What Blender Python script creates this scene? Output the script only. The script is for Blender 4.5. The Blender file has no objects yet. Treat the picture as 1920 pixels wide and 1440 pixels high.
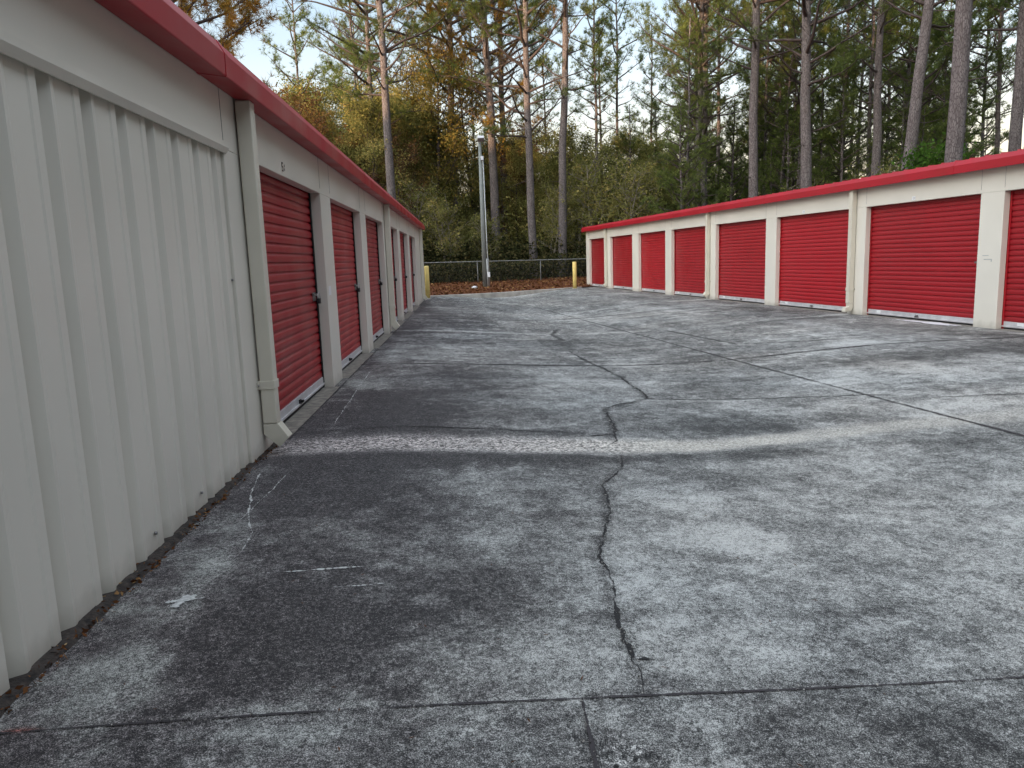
import bpy, math, random
import numpy as np
from math import radians, sin, cos, pi
from mathutils import Vector, Matrix

# ---------------------------------------------------------------- camera
scene = bpy.context.scene
col = scene.collection
cam_d = bpy.data.cameras.new('camera')
cam = bpy.data.objects.new('camera', cam_d)
col.objects.link(cam)
cam_d.sensor_width = 36.0
cam_d.lens = 1420.0 / 1920.0 * 36.0
cam_d.clip_start = 0.05
cam_d.clip_end = 3000
cam.matrix_world = (Matrix.Translation((0, 0, 1.32)) @ Matrix.Rotation(-radians(3.2), 4, 'Z')
                    @ Matrix.Rotation(pi / 2 - radians(9.34), 4, 'X') @ Matrix.Rotation(-radians(2.0), 4, 'Z'))
scene.camera = cam

# ---------------------------------------------------------------- sky and sun
SUN_EL = radians(9.0)
SUN_AZ = radians(225.0)          # compass angle from +Y, clockwise: the sun is low behind the camera
world = bpy.data.worlds.new('World')
scene.world = world
world.use_nodes = True
wn = world.node_tree.nodes
wl = world.node_tree.links
bg = wn['Background']
sky = wn.new('ShaderNodeTexSky')
sky.sky_type = 'NISHITA'
sky.sun_disc = False
sky.sun_elevation = SUN_EL
sky.sun_rotation = SUN_AZ
sky.air_density = 1.0
sky.dust_density = 2.0
sky.ozone_density = 1.0
hs = wn.new('ShaderNodeHueSaturation')
hs.inputs['Saturation'].default_value = 0.48
# thin high cloud: peach along the horizon, pale blue above, brighter on the sunset side
tcw = wn.new('ShaderNodeTexCoord'); sepw = wn.new('ShaderNodeSeparateXYZ')
wl.new(tcw.outputs['Generated'], sepw.inputs[0])
rampw = wn.new('ShaderNodeValToRGB'); ew = rampw.color_ramp.elements
ew[0].position = 0.02; ew[0].color = (1.0, 0.76, 0.60, 1)
ew[1].position = 0.45; ew[1].color = (1.0, 0.99, 0.97, 1)
for p_, c_ in ((0.12, (1.0, 0.86, 0.74, 1)), (0.20, (0.97, 0.95, 0.93, 1)), (0.30, (0.82, 0.92, 1.0, 1))):
    kk = ew.new(p_); kk.color = c_
wl.new(sepw.outputs[2], rampw.inputs[0])
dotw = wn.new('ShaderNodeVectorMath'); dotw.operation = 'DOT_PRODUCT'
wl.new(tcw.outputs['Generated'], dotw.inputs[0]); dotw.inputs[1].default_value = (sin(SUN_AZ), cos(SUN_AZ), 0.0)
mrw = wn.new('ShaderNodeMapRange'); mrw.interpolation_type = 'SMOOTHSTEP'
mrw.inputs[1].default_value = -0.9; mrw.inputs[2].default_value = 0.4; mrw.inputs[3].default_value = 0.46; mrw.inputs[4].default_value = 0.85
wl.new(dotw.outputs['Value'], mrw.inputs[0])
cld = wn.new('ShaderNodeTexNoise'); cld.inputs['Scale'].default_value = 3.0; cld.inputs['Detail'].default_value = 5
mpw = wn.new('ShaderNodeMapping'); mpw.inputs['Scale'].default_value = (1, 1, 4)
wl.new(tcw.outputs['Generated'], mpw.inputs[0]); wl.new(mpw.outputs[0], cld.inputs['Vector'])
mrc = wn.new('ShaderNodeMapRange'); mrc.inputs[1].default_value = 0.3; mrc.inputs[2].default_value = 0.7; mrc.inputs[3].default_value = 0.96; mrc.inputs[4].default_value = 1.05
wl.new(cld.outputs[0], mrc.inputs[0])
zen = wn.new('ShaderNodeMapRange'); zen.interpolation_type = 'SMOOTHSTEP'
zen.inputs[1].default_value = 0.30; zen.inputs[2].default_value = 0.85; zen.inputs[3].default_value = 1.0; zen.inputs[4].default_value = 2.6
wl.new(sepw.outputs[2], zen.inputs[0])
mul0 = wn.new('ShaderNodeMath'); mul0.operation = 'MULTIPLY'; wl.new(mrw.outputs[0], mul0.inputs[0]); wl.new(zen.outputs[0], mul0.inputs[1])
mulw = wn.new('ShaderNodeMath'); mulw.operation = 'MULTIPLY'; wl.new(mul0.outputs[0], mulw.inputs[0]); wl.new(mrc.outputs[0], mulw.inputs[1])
tintn = wn.new('ShaderNodeMix'); tintn.data_type = 'RGBA'; tintn.blend_type = 'MULTIPLY'; tintn.inputs[0].default_value = 1.0
wl.new(sky.outputs[0], hs.inputs['Color']); wl.new(hs.outputs[0], tintn.inputs[6]); wl.new(rampw.outputs[0], tintn.inputs[7])
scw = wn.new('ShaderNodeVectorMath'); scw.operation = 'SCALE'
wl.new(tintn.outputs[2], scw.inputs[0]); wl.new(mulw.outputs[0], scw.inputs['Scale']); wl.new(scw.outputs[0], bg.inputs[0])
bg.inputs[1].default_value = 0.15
sun_d = bpy.data.lights.new('sun', 'SUN')
sun_d.energy = 1.5
sun_d.angle = radians(0.5)
sun_d.color = (1.0, 0.62, 0.34)
sun = bpy.data.objects.new('sun', sun_d)
col.objects.link(sun)
sdir = Vector((sin(SUN_AZ) * cos(SUN_EL), cos(SUN_AZ) * cos(SUN_EL), sin(SUN_EL)))
sun.rotation_euler = sdir.to_track_quat('Z', 'Y').to_euler()
scene.view_settings.view_transform = 'Standard'
scene.view_settings.look = 'None'
scene.view_settings.gamma = 1.0
scene.view_settings.exposure = 2.35
scene.view_settings.use_curve_mapping = False
scene.cycles.max_bounces = 6
scene.cycles.diffuse_bounces = 3
scene.cycles.glossy_bounces = 2
scene.cycles.transmission_bounces = 2
scene.cycles.transparent_max_bounces = 4
scene.cycles.use_denoising = True


# ---------------------------------------------------------------- helpers
def tag(o, label=None, cat=None, group=None, kind=None):
    if label: o['label'] = label
    if cat: o['category'] = cat
    if group: o['group'] = group
    if kind: o['kind'] = kind
    return o


def empty(name, loc, label=None, cat=None, group=None):
    o = bpy.data.objects.new(name, None)
    o.empty_display_size = 0.2
    col.objects.link(o)
    o.location = loc
    return tag(o, label, cat, group)


class MB:
    """collects faces; build() links them as one mesh object"""
    def __init__(s): s.v, s.f, s.sm = [], [], []

    def box(s, lo, hi, M=None):
        b = len(s.v)
        for z in (lo[2], hi[2]):
            for x, y in ((lo[0], lo[1]), (hi[0], lo[1]), (hi[0], hi[1]), (lo[0], hi[1])):
                p = Vector((x, y, z))
                s.v.append(tuple(M @ p if M else p))
        for q in ((0, 3, 2, 1), (4, 5, 6, 7), (0, 1, 5, 4), (1, 2, 6, 5), (2, 3, 7, 6), (3, 0, 4, 7)):
            s.f.append(tuple(b + i for i in q)); s.sm.append(False)

    def extrude(s, prof, a, b, axis, cap=True, smooth=False):
        """prof: list of (p,q) pairs turned into points by axis(p,q,t) for t=a and t=b"""
        n = len(prof); k = len(s.v)
        for t in (a, b):
            for p, q in prof: s.v.append(tuple(axis(p, q, t)))
        for i in range(n if cap else n - 1):
            j = (i + 1) % n
            s.f.append((k + i, k + j, k + n + j, k + n + i)); s.sm.append(smooth)
        if cap:
            s.f.append(tuple(range(k + n - 1, k - 1, -1))); s.sm.append(False)
            s.f.append(tuple(range(k + n, k + 2 * n))); s.sm.append(False)

    def tube(s, pts, rad, n=8, cap=True):
        pts = [Vector(p) for p in pts]
        if not hasattr(rad, '__len__'): rad = [rad] * len(pts)
        k = len(s.v)
        ref = Vector((0.31, 0.95, 0.1))
        for i, p in enumerate(pts):
            d = (pts[min(i + 1, len(pts) - 1)] - pts[max(i - 1, 0)]).normalized()
            if abs(d.dot(ref)) > 0.95: ref = Vector((1, 0, 0.2))
            u = d.cross(ref).normalized(); w = d.cross(u)
            for a in range(n):
                t = 2 * pi * a / n
                s.v.append(tuple(p + (u * cos(t) + w * sin(t)) * rad[i]))
        for i in range(len(pts) - 1):
            for a in range(n):
                c = (a + 1) % n
                s.f.append((k + i * n + a, k + i * n + c, k + (i + 1) * n + c, k + (i + 1) * n + a)); s.sm.append(True)
        if cap:
            s.f.append(tuple(range(k + n - 1, k - 1, -1))); s.sm.append(False)
            m = k + (len(pts) - 1) * n
            s.f.append(tuple(range(m, m + n))); s.sm.append(False)

    def build(s, name, mat, parent=None, bevel=0.0):
        off = Vector(parent_loc(parent)) if parent else Vector((0, 0, 0))
        me = bpy.data.meshes.new(name)
        me.from_pydata([tuple(Vector(v) - off) for v in s.v], [], s.f)
        me.polygons.foreach_set('use_smooth', s.sm)
        me.materials.append(mat)
        o = bpy.data.objects.new(name, me)
        col.objects.link(o)
        if parent: o.parent = parent
        if bevel:
            m = o.modifiers.new('bevel', 'BEVEL'); m.width = bevel; m.segments = 2; m.limit_method = 'ANGLE'
        return o


def parent_loc(o):
    l = Vector((0, 0, 0))
    while o: l += o.location; o = o.parent
    return l


def np_mesh(name, V, F, mat, rnd=None, smooth=False, parent=None, link=True):
    """fast mesh: V (n,3), F (m,k) all faces with k corners"""
    V = np.asarray(V, np.float32); F = np.asarray(F, np.int32)
    me = bpy.data.meshes.new(name)
    me.vertices.add(len(V)); me.vertices.foreach_set('co', V.ravel())
    k = F.shape[1]
    me.loops.add(F.size); me.loops.foreach_set('vertex_index', F.ravel())
    me.polygons.add(len(F))
    me.polygons.foreach_set('loop_start', np.arange(0, F.size, k, dtype=np.int32))
    me.polygons.foreach_set('loop_total', np.full(len(F), k, np.int32))
    me.polygons.foreach_set('use_smooth', np.full(len(F), smooth))
    if rnd is not None:
        a = me.attributes.new('rnd', 'FLOAT', 'POINT'); a.data.foreach_set('value', np.asarray(rnd, np.float32))
    me.update(calc_edges=True)
    me.materials.append(mat)
    if not link: return me
    o = bpy.data.objects.new(name, me); col.objects.link(o)
    if parent: o.parent = parent
    return o


def mat_new(name):
    m = bpy.data.materials.new(name); m.use_nodes = True
    n = m.node_tree.nodes
    return m, n, m.node_tree.links, n['Principled BSDF']


def simple(name, c, rough=0.5, metal=0.0, var=0.0, scale=3.0, bump=0.0, bscale=40.0, spec=0.5, grime=None, stretch=None, objvar=0.0):
    m, n, l, b = mat_new(name)
    b.inputs['Roughness'].default_value = rough
    b.inputs['Metallic'].default_value = metal
    b.inputs['Specular IOR Level'].default_value = spec
    tc = n.new('ShaderNodeTexCoord')
    mp = n.new('ShaderNodeMapping')
    l.new(tc.outputs['Object'], mp.inputs['Vector'])
    if stretch: mp.inputs['Scale'].default_value = stretch
    src = mp.outputs['Vector']
    base = n.new('ShaderNodeRGB'); base.outputs[0].default_value = (*c, 1)
    out = base.outputs[0]
    if var:
        t = n.new('ShaderNodeTexNoise'); t.inputs['Scale'].default_value = scale; t.inputs['Detail'].default_value = 6
        l.new(src, t.inputs['Vector'])
        r = n.new('ShaderNodeMapRange'); r.inputs[1].default_value = 0.3; r.inputs[2].default_value = 0.7
        r.inputs[3].default_value = 1 - var; r.inputs[4].default_value = 1 + var
        l.new(t.outputs[0], r.inputs[0])
        mx = n.new('ShaderNodeVectorMath'); mx.operation = 'SCALE'
        l.new(out, mx.inputs[0]); l.new(r.outputs[0], mx.inputs['Scale'])
        out = mx.outputs[0]
        rr = n.new('ShaderNodeMapRange'); rr.inputs[1].default_value = 0.3; rr.inputs[2].default_value = 0.7
        rr.inputs[3].default_value = max(rough - 0.1, 0.05); rr.inputs[4].default_value = min(rough + 0.12, 1)
        l.new(t.outputs[0], rr.inputs[0]); l.new(rr.outputs[0], b.inputs['Roughness'])
    if objvar:  # every copy faded a little differently
        oi = n.new('ShaderNodeObjectInfo'); r = n.new('ShaderNodeMapRange')
        r.inputs[3].default_value = 1 - objvar; r.inputs[4].default_value = 1 + objvar; l.new(oi.outputs['Random'], r.inputs[0])
        mx = n.new('ShaderNodeVectorMath'); mx.operation = 'SCALE'
        l.new(out, mx.inputs[0]); l.new(r.outputs[0], mx.inputs['Scale']); out = mx.outputs[0]
    if grime:   # dirt splashed up from the ground, height limited
        gc, gh, ga = grime
        geo = n.new('ShaderNodeNewGeometry')
        sx = n.new('ShaderNodeSeparateXYZ'); l.new(geo.outputs['Position'], sx.inputs[0])
        t2 = n.new('ShaderNodeTexNoise'); t2.inputs['Scale'].default_value = 9; t2.inputs['Detail'].default_value = 8
        l.new(geo.outputs['Position'], t2.inputs['Vector'])
        ad = n.new('ShaderNodeMath'); ad.operation = 'MULTIPLY_ADD'; ad.inputs[1].default_value = -gh * 1.6
        l.new(t2.outputs[0], ad.inputs[0]); l.new(sx.outputs[2], ad.inputs[2])
        r2 = n.new('ShaderNodeMapRange'); r2.inputs[1].default_value = -gh * 0.9; r2.inputs[2].default_value = gh * 0.4
        r2.inputs[3].default_value = ga; r2.inputs[4].default_value = 0
        l.new(ad.outputs[0], r2.inputs[0])
        mm = n.new('ShaderNodeMix'); mm.data_type = 'RGBA'
        l.new(r2.outputs[0], mm.inputs[0]); l.new(out, mm.inputs[6]); mm.inputs[7].default_value = (*gc, 1)
        out = mm.outputs[2]
    l.new(out, b.inputs['Base Color'])
    if bump:
        t = n.new('ShaderNodeTexNoise'); t.inputs['Scale'].default_value = bscale; t.inputs['Detail'].default_value = 5
        l.new(src, t.inputs['Vector'])
        bp = n.new('ShaderNodeBump'); bp.inputs['Strength'].default_value = bump; bp.inputs['Distance'].default_value = 0.01
        l.new(t.outputs[0], bp.inputs['Height']); l.new(bp.outputs[0], b.inputs['Normal'])
    return m


# ---------------------------------------------------------------- materials
M_wall = simple('beige_painted_steel', (0.71, 0.67, 0.585), 0.40, var=0.04, scale=1.3, bump=0.03, bscale=2.2,
                grime=((0.28, 0.25, 0.20), 0.10, 0.5))
M_trim = simple('cream_painted_steel', (0.71, 0.67, 0.585), 0.4, var=0.05, scale=2.0, bump=0.03, bscale=3,
                grime=((0.25, 0.24, 0.18), 0.08, 0.5))
M_spout = simple('grey_green_downspout_paint', (0.64, 0.595, 0.495), 0.38, var=0.05, scale=3.0,
                 grime=((0.24, 0.24, 0.19), 0.10, 0.5))
M_red = simple('red_painted_steel', (0.33, 0.004, 0.010), 0.43, spec=0.45, objvar=0.16, var=0.04, scale=1.2, grime=((0.12, 0.03, 0.03), 0.16, 0.45))
M_gutter = simple('red_gutter_paint', (0.36, 0.007, 0.018), 0.42, spec=0.4, var=0.08, scale=1.6)
M_roof = simple('red_roof_sheet', (0.40, 0.05, 0.06), 0.35, var=0.1, scale=1.0)
M_alu = simple('aluminium_bar', (0.62, 0.61, 0.62), 0.38, metal=0.35, var=0.12, scale=8)
M_steel = simple('dull_steel', (0.30, 0.29, 0.29), 0.35, metal=0.9, var=0.15, scale=20)
M_black = simple('black_rubber', (0.012, 0.012, 0.013), 0.6)
M_sticker = simple('white_sticker', (0.80, 0.80, 0.80), 0.5)
M_ink = simple('black_ink', (0.02, 0.02, 0.025), 0.6)
M_yellow = simple('yellow_paint', (0.85, 0.65, 0.22), 0.5, var=0.10, scale=5, grime=((0.20, 0.16, 0.08), 0.12, 0.6))
M_galv = simple('weathered_galvanised', (0.42, 0.43, 0.42), 0.5, metal=0.3, var=0.15, scale=6)
M_rail = simple('dull_grey_rail', (0.21, 0.21, 0.205), 0.6, metal=0.2, var=0.1)
M_wire = simple('dull_wire', (0.10, 0.10, 0.10), 0.6, metal=0.3)
M_wood_pole = simple('weathered_grey_pole', (0.20, 0.215, 0.20), 0.7, var=0.18, scale=5, stretch=(6, 6, 0.6))
M_white = simple('white_plastic', (0.75, 0.76, 0.78), 0.5)
M_curb = simple('curb_concrete', (0.36, 0.34, 0.30), 0.85, var=0.25, scale=4, bump=0.3)
M_sill = simple('door_sill_concrete', (0.20, 0.18, 0.15), 0.9, var=0.45, scale=14, bump=0.4)
M_crack = simple('crack_dirt', (0.018, 0.017, 0.017), 0.95)
M_joint = simple('joint_filler', (0.035, 0.030, 0.032), 0.9, var=0.3, scale=20)
M_scuff = simple('pale_efflorescence', (0.50, 0.50, 0.48), 0.9, var=0.3, scale=60)
M_dirt = simple('gutter_dirt', (0.040, 0.031, 0.026), 0.95, var=0.75, scale=34, bump=1.0, bscale=70)


def leaf_mat(name, ramp, trans=0.35, rough=0.6):
    m = bpy.data.materials.new(name); m.use_nodes = True
    n = m.node_tree.nodes; l = m.node_tree.links; n.clear()
    at = n.new('ShaderNodeAttribute'); at.attribute_name = 'rnd'
    oi = n.new('ShaderNodeObjectInfo')
    a = n.new('ShaderNodeMath'); a.operation = 'MULTIPLY_ADD'; a.inputs[1].default_value = 0.30; a.inputs[2].default_value = -0.15
    l.new(oi.outputs['Random'], a.inputs[0])
    s = n.new('ShaderNodeMath'); s.operation = 'ADD'
    l.new(a.outputs[0], s.inputs[0]); l.new(at.outputs['Fac'], s.inputs[1])
    cr = n.new('ShaderNodeValToRGB'); e = cr.color_ramp.elements
    e[0].position, e[0].color = ramp[0][0], (*ramp[0][1], 1)
    e[1].position, e[1].color = ramp[-1][0], (*ramp[-1][1], 1)
    for p, c in ramp[1:-1]:
        k = e.new(p); k.color = (*c, 1)
    l.new(s.outputs[0], cr.inputs[0])
    d = n.new('ShaderNodeBsdfDiffuse'); t = n.new('ShaderNodeBsdfTranslucent')
    l.new(cr.outputs[0], d.inputs[0]); l.new(cr.outputs[0], t.inputs[0])
    mx = n.new('ShaderNodeMixShader'); mx.inputs[0].default_value = trans
    l.new(d.outputs[0], mx.inputs[1]); l.new(t.outputs[0], mx.inputs[2])
    o = n.new('ShaderNodeOutputMaterial'); l.new(mx.outputs[0], o.inputs[0])
    return m


M_needle = leaf_mat('pine_needles', [(0.0, (0.045, 0.07, 0.022)), (0.5, (0.115, 0.155, 0.045)), (1.0, (0.21, 0.24, 0.07))], 0.4)
M_needle_sun_tint = leaf_mat('sun_tinted_pine_needles', [(0.0, (0.08, 0.08, 0.02)), (0.5, (0.24, 0.16, 0.035)), (1.0, (0.44, 0.23, 0.05))], 0.45)  # orange of the low sun is put into these needle colours
M_leaf = leaf_mat('olive_leaves', [(0.0, (0.08, 0.09, 0.03)), (0.45, (0.21, 0.215, 0.07)), (0.8, (0.36, 0.33, 0.11)), (1.0, (0.45, 0.34, 0.12))], 0.5)
M_leaf_sun_tint = leaf_mat('sun_tinted_gold_leaves', [(0.0, (0.10, 0.10, 0.03)), (0.6, (0.26, 0.21, 0.06)), (1.0, (0.45, 0.25, 0.06))], 0.5)  # autumn gold with the low sun's orange mixed into the colour
M_leaf_brown = leaf_mat('brown_leaves', [(0.0, (0.06, 0.035, 0.02)), (0.5, (0.12, 0.07, 0.035)), (1.0, (0.2, 0.11, 0.045))], 0.35)
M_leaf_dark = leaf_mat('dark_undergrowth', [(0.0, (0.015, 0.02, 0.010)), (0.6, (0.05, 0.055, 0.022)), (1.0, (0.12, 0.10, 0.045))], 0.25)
M_leaf_fresh = leaf_mat('fresh_green_leaves', [(0.0, (0.03, 0.07, 0.015)), (1.0, (0.09, 0.18, 0.03))], 0.4)
M_litter = leaf_mat('fallen_leaves', [(0.0, (0.06, 0.025, 0.012)), (0.6, (0.16, 0.07, 0.03)), (0.9, (0.30, 0.18, 0.08)), (1.0, (0.5, 0.36, 0.2))], 0.0)


M_crumb = leaf_mat('concrete_chips', [(0.0, (0.03, 0.028, 0.025)), (0.6, (0.14, 0.13, 0.12)), (1.0, (0.42, 0.40, 0.36))], 0.0)


def bark_mat(name, c1, c2):
    m, n, l, b = mat_new(name)
    b.inputs['Roughness'].default_value = 0.9
    b.inputs['Specular IOR Level'].default_value = 0.2
    tc = n.new('ShaderNodeTexCoord'); mp = n.new('ShaderNodeMapping'); mp.inputs['Scale'].default_value = (1, 1, 0.28)
    l.new(tc.outputs['Object'], mp.inputs[0])
    v = n.new('ShaderNodeTexVoronoi'); v.inputs['Scale'].default_value = 24; v.feature = 'DISTANCE_TO_EDGE'
    t = n.new('ShaderNodeTexNoise'); t.inputs['Scale'].default_value = 9; t.inputs['Detail'].default_value = 8
    l.new(mp.outputs[0], v.inputs['Vector']); l.new(mp.outputs[0], t.inputs['Vector'])
    r = n.new('ShaderNodeMapRange'); r.inputs[1].default_value = 0.0; r.inputs[2].default_value = 0.14
    l.new(v.outputs['Distance'], r.inputs[0])
    mu = n.new('ShaderNodeMath'); mu.operation = 'MULTIPLY'; l.new(r.outputs[0], mu.inputs[0]); l.new(t.outputs[0], mu.inputs[1])
    cr = n.new('ShaderNodeValToRGB'); cr.color_ramp.elements[0].color = (*c1, 1); cr.color_ramp.elements[1].color = (*c2, 1)
    cr.color_ramp.elements[0].position = 0.05; cr.color_ramp.elements[1].position = 0.65
    l.new(mu.outputs[0], cr.inputs[0]); l.new(cr.outputs[0], b.inputs['Base Color'])
    bp = n.new('ShaderNodeBump'); bp.inputs['Strength'].default_value = 0.8; bp.inputs['Distance'].default_value = 0.03
    l.new(mu.outputs[0], bp.inputs['Height']); l.new(bp.outputs[0], b.inputs['Normal'])
    return m


M_bark = bark_mat('pine_bark', (0.075, 0.062, 0.060), (0.20, 0.178, 0.175))
M_bark_red = bark_mat('reddish_pine_bark', (0.04, 0.025, 0.02), (0.26, 0.15, 0.10))
M_twig = simple('twig_bark', (0.06, 0.045, 0.04), 0.9, var=0.3, scale=4)
M_palewood = simple('pale_sapling_bark', (0.24, 0.21, 0.17), 0.9, var=0.3, scale=4)


# ---------------------------------------------------------------- ground shape
RN = Vector((0.99376792, 0.11146893, 0.0))       # normal of the right row of doors (points away from the yard)
RD = Vector((-0.11146893, 0.99376792, 0.0))      # its direction, heading away from the camera
ROFF = 9.33


def xr(y): return (ROFF - 0.1115 * y) / 0.9938


def smooth01(t): return 0.5 - 0.5 * np.cos(np.pi * np.clip(t, 0, 1))


def gz(x, y):
    """the yard is a shallow valley between the two rows"""
    x = np.asarray(x, float); y = np.asarray(y, float)
    t = (x + 1.5) / (xr(y) + 1.5)
    z = np.where(t < 0.4, smooth01(t / 0.4), 1 - smooth01((t - 0.4) / 0.42))
    return -0.16 * z * np.where((t > 0), 1, 0)


def gzf(x, y): return float(gz(x, y))


# value noise on a lattice
_rs = np.random.RandomState(7)
_lat = _rs.rand(256, 256)


def vnoise(x, y):
    xi = np.floor(x).astype(int); yi = np.floor(y).astype(int)
    fx = x - xi; fy = y - yi
    fx = fx * fx * (3 - 2 * fx); fy = fy * fy * (3 - 2 * fy)
    g = lambda a, b: _lat[a & 255, b & 255]
    return (g(xi, yi) * (1 - fx) + g(xi + 1, yi) * fx) * (1 - fy) + (g(xi, yi + 1) * (1 - fx) + g(xi + 1, yi + 1) * fx) * fy


def fbm(x, y, s, o=5, seed=0, gain=0.5):
    a, tot, v = 1.0, 0.0, 0.0
    x = x * s + seed * 17.3; y = y * s + seed * 9.7
    for k in range(o):
        v = v + a * vnoise(x, y); tot += a; a *= gain
        x, y = x * 1.9 + y * 0.6 + 3.1, y * 1.9 - x * 0.3 + 7.7
    return v / tot


def sstep(a, b, v):
    t = np.clip((v - a) / (b - a), 0, 1)
    return t * t * (3 - 2 * t)


def seg_dist(X, Y, pts):
    """distance to a polyline and the fraction along it"""
    best = np.full(X.shape, 1e9); par = np.zeros(X.shape)
    n = len(pts) - 1
    for i in range(n):
        ax, ay = pts[i]; bx, by = pts[i + 1]
        dx, dy = bx - ax, by - ay; L2 = dx * dx + dy * dy
        t = np.clip(((X - ax) * dx + (Y - ay) * dy) / L2, 0, 1)
        d = np.hypot(X - ax - t * dx, Y - ay - t * dy)
        m = d < best
        best = np.where(m, d, best); par = np.where(m, (i + t) / n, par)
    return best, par


def blob(X, Y, cx, cy, rx, ry, rot=0.0, soft=0.5, jit=0.5, seed=1):
    c, s = cos(rot), sin(rot)
    u = ((X - cx) * c + (Y - cy) * s) / rx; v = (-(X - cx) * s + (Y - cy) * c) / ry
    d = np.sqrt(u * u + v * v) + jit * (fbm(X, Y, 2.5, 5, seed) - 0.5) * 2
    return 1 - sstep(1 - soft, 1 + soft, d)


# ---------------------------------------------------------------- concrete yard
def build_yard():
    ys = [-2.5]
    while ys[-1] < 36:
        y = ys[-1]
        ys.append(y + (0.05 if y < 1.2 else 0.014 * max(1.0, (max(y, 0.1) / 3.2) ** 1.35)))
    ys = np.array(ys)
    nx = 620
    u = np.linspace(0, 1, nx) ** 1.12
    x0 = np.full(len(ys), -1.62)
    x1 = np.array([xr(y) + 0.12 for y in ys])
    Y = np.repeat(ys[:, None], nx, 1)
    X = x0[:, None] + (x1 - x0)[:, None] * u[None, :]
    # the far edge of the slab follows the kerb
    cx = np.array([-8, -1.6, 0.5, 1.9, 3.5, 5.3, 7, 12]); cy = np.array([29.3, 29.5, 29.9, 30.6, 31.7, 33.1, 34.5, 36])
    Y = np.minimum(Y, np.interp(X, cx, cy) + 0.02)
    Z = gz(X, Y) + 0.012 * (fbm(X, Y, 0.5, 3, 9) - 0.5)
    # small relief along the washed-out drain line
    band = [(-1.45, 5.58), (-0.77, 5.66), (0.18, 5.62), (1.06, 5.58), (1.61, 5.60), (2.33, 5.72), (2.91, 5.85), (3.55, 5.92), (4.3, 5.90), (5.2, 6.0)]
    bd, bp = seg_dist(X, Y, band)
    bwid = np.interp(bp, [0, 0.3, 0.5, 1], [0.27, 0.27, 0.19, 0.17]) + 0.12 * (fbm(X, Y, 4, 5, 3, 0.65) - 0.5)
    bmask = 1 - sstep(0.35, 1.45, bd / bwid)
    bstr = np.interp(bp, [0, 0.08, 0.35, 0.6, 0.85, 1], [0.8, 1, 1, 0.95, 0.7, 0.1])
    Z = Z - 0.012 * bmask * np.interp(bp, [0, 0.4, 0.6, 1], [1, 1, 0.3, 0])

    big = fbm(X, Y, 0.55, 5, 1)
    med = fbm(X, Y * 1.3, 1.7, 6, 2, 0.6)
    fine = fbm(X, Y, 9.0, 5, 4, 0.65)
    streak = fbm(X * 0.7, Y * 2.6, 1.9, 5, 5, 0.6)
    worn = fbm(X * 2.4 + 0.35 * Y, Y * 0.45, 1.0, 5, 6, 0.6)
    med2 = fbm(X, Y * 1.2, 4.2, 6, 8, 0.68)
    dg = fbm(X * 1.5 + Y * 0.9, (Y - X * 0.7) * 3.0, 1.3, 5, 10, 0.65)
    vfine = fbm(X, Y, 24.0, 4, 14, 0.7)
    m = 0.60 + 0.60 * (big - 0.5) + 0.35 * (med - 0.5) + 0.55 * (streak - 0.5) + 0.75 * (fine - 0.5) + 0.8 * (worn - 0.5) + 0.35 * (med2 - 0.5) + 0.45 * (dg - 0.5) + 0.9 * (vfine - 0.5)
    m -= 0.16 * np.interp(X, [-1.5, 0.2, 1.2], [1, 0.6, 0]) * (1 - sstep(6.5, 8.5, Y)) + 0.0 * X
    # darker along the left row, paler to the right, then separate stain patches
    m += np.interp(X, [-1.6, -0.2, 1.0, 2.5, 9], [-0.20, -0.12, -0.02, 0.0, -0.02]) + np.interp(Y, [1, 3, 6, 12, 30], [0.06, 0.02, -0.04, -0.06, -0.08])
    D = lambda *a, **k: blob(X, Y, *a, **k)
    m -= 0.55 * D(-0.75, 2.62, 0.42, 0.36, seed=11)
    m -= 0.30 * D(-0.35, 3.05, 0.55, 0.40, seed=12)
    m -= 0.55 * D(-0.72, 7.1, 0.62, 1.1, 0.1, seed=13)
    m -= 0.25 * D(-0.4, 8.8, 1.0, 1.2, seed=14)
    m -= 0.70 * D(-0.45, 5.14, 1.0, 0.22, 0.02, seed=15, jit=0.35)
    m -= 0.45 * D(0.75, 5.17, 0.40, 0.12, 0.0, seed=16, jit=0.3)
    m -= 0.35 * D(-1.0, 4.5, 0.5, 0.45, seed=17)
    m -= 0.30 * D(1.9, 5.25, 0.8, 0.13, 0.1, seed=18, jit=0.4)
    m -= 0.30 * D(2.4, 6.3, 0.5, 0.35, seed=19)
    m -= 0.45 * D(-0.5, 5.95, 1.0, 0.12, -0.02, seed=20, jit=0.3)
    m -= 0.30 * D(4.3, 5.3, 0.9, 0.22, 0.2, seed=21)
    m -= 0.28 * D(1.45, 1.95, 0.25, 0.12, seed=22)
    m -= 0.30 * D(1.95, 1.9, 0.3, 0.10, -0.6, seed=23)
    m -= 0.25 * D(7.0, 9.2, 1.3, 0.7, seed=24)
    m -= 0.28 * D(5.6, 9.0, 1.6, 0.30, seed=28)
    m -= 0.22 * D(6.2, 16.0, 1.2, 2.2, seed=25)
    m -= 0.25 * D(0.2, 13.2, 1.9, 0.5, seed=26)
    m -= 0.22 * D(-0.4, 17.5, 1.2, 2.5, seed=27)
    m -= 0.3 * (1 - sstep(0.02, 0.22, np.abs(X + 1.35))) * (Y > 5.6) * fbm(X, Y, 1.2, 3, 31) * 1.4
    m += 0.55 * D(-1.22, 2.36, 0.20, 0.26, seed=32, jit=0.3)
    m += 0.36 * (1 - sstep(0.0, 0.17, np.abs(X + 1.20 + 0.03 * (Y - 3)))) * sstep(2.3, 2.7, Y) * (1 - sstep(3.7, 4.4, Y))
    m += 0.35 * D(-0.55, 2.06, 0.24, 0.05, seed=33, jit=0.3)
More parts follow.
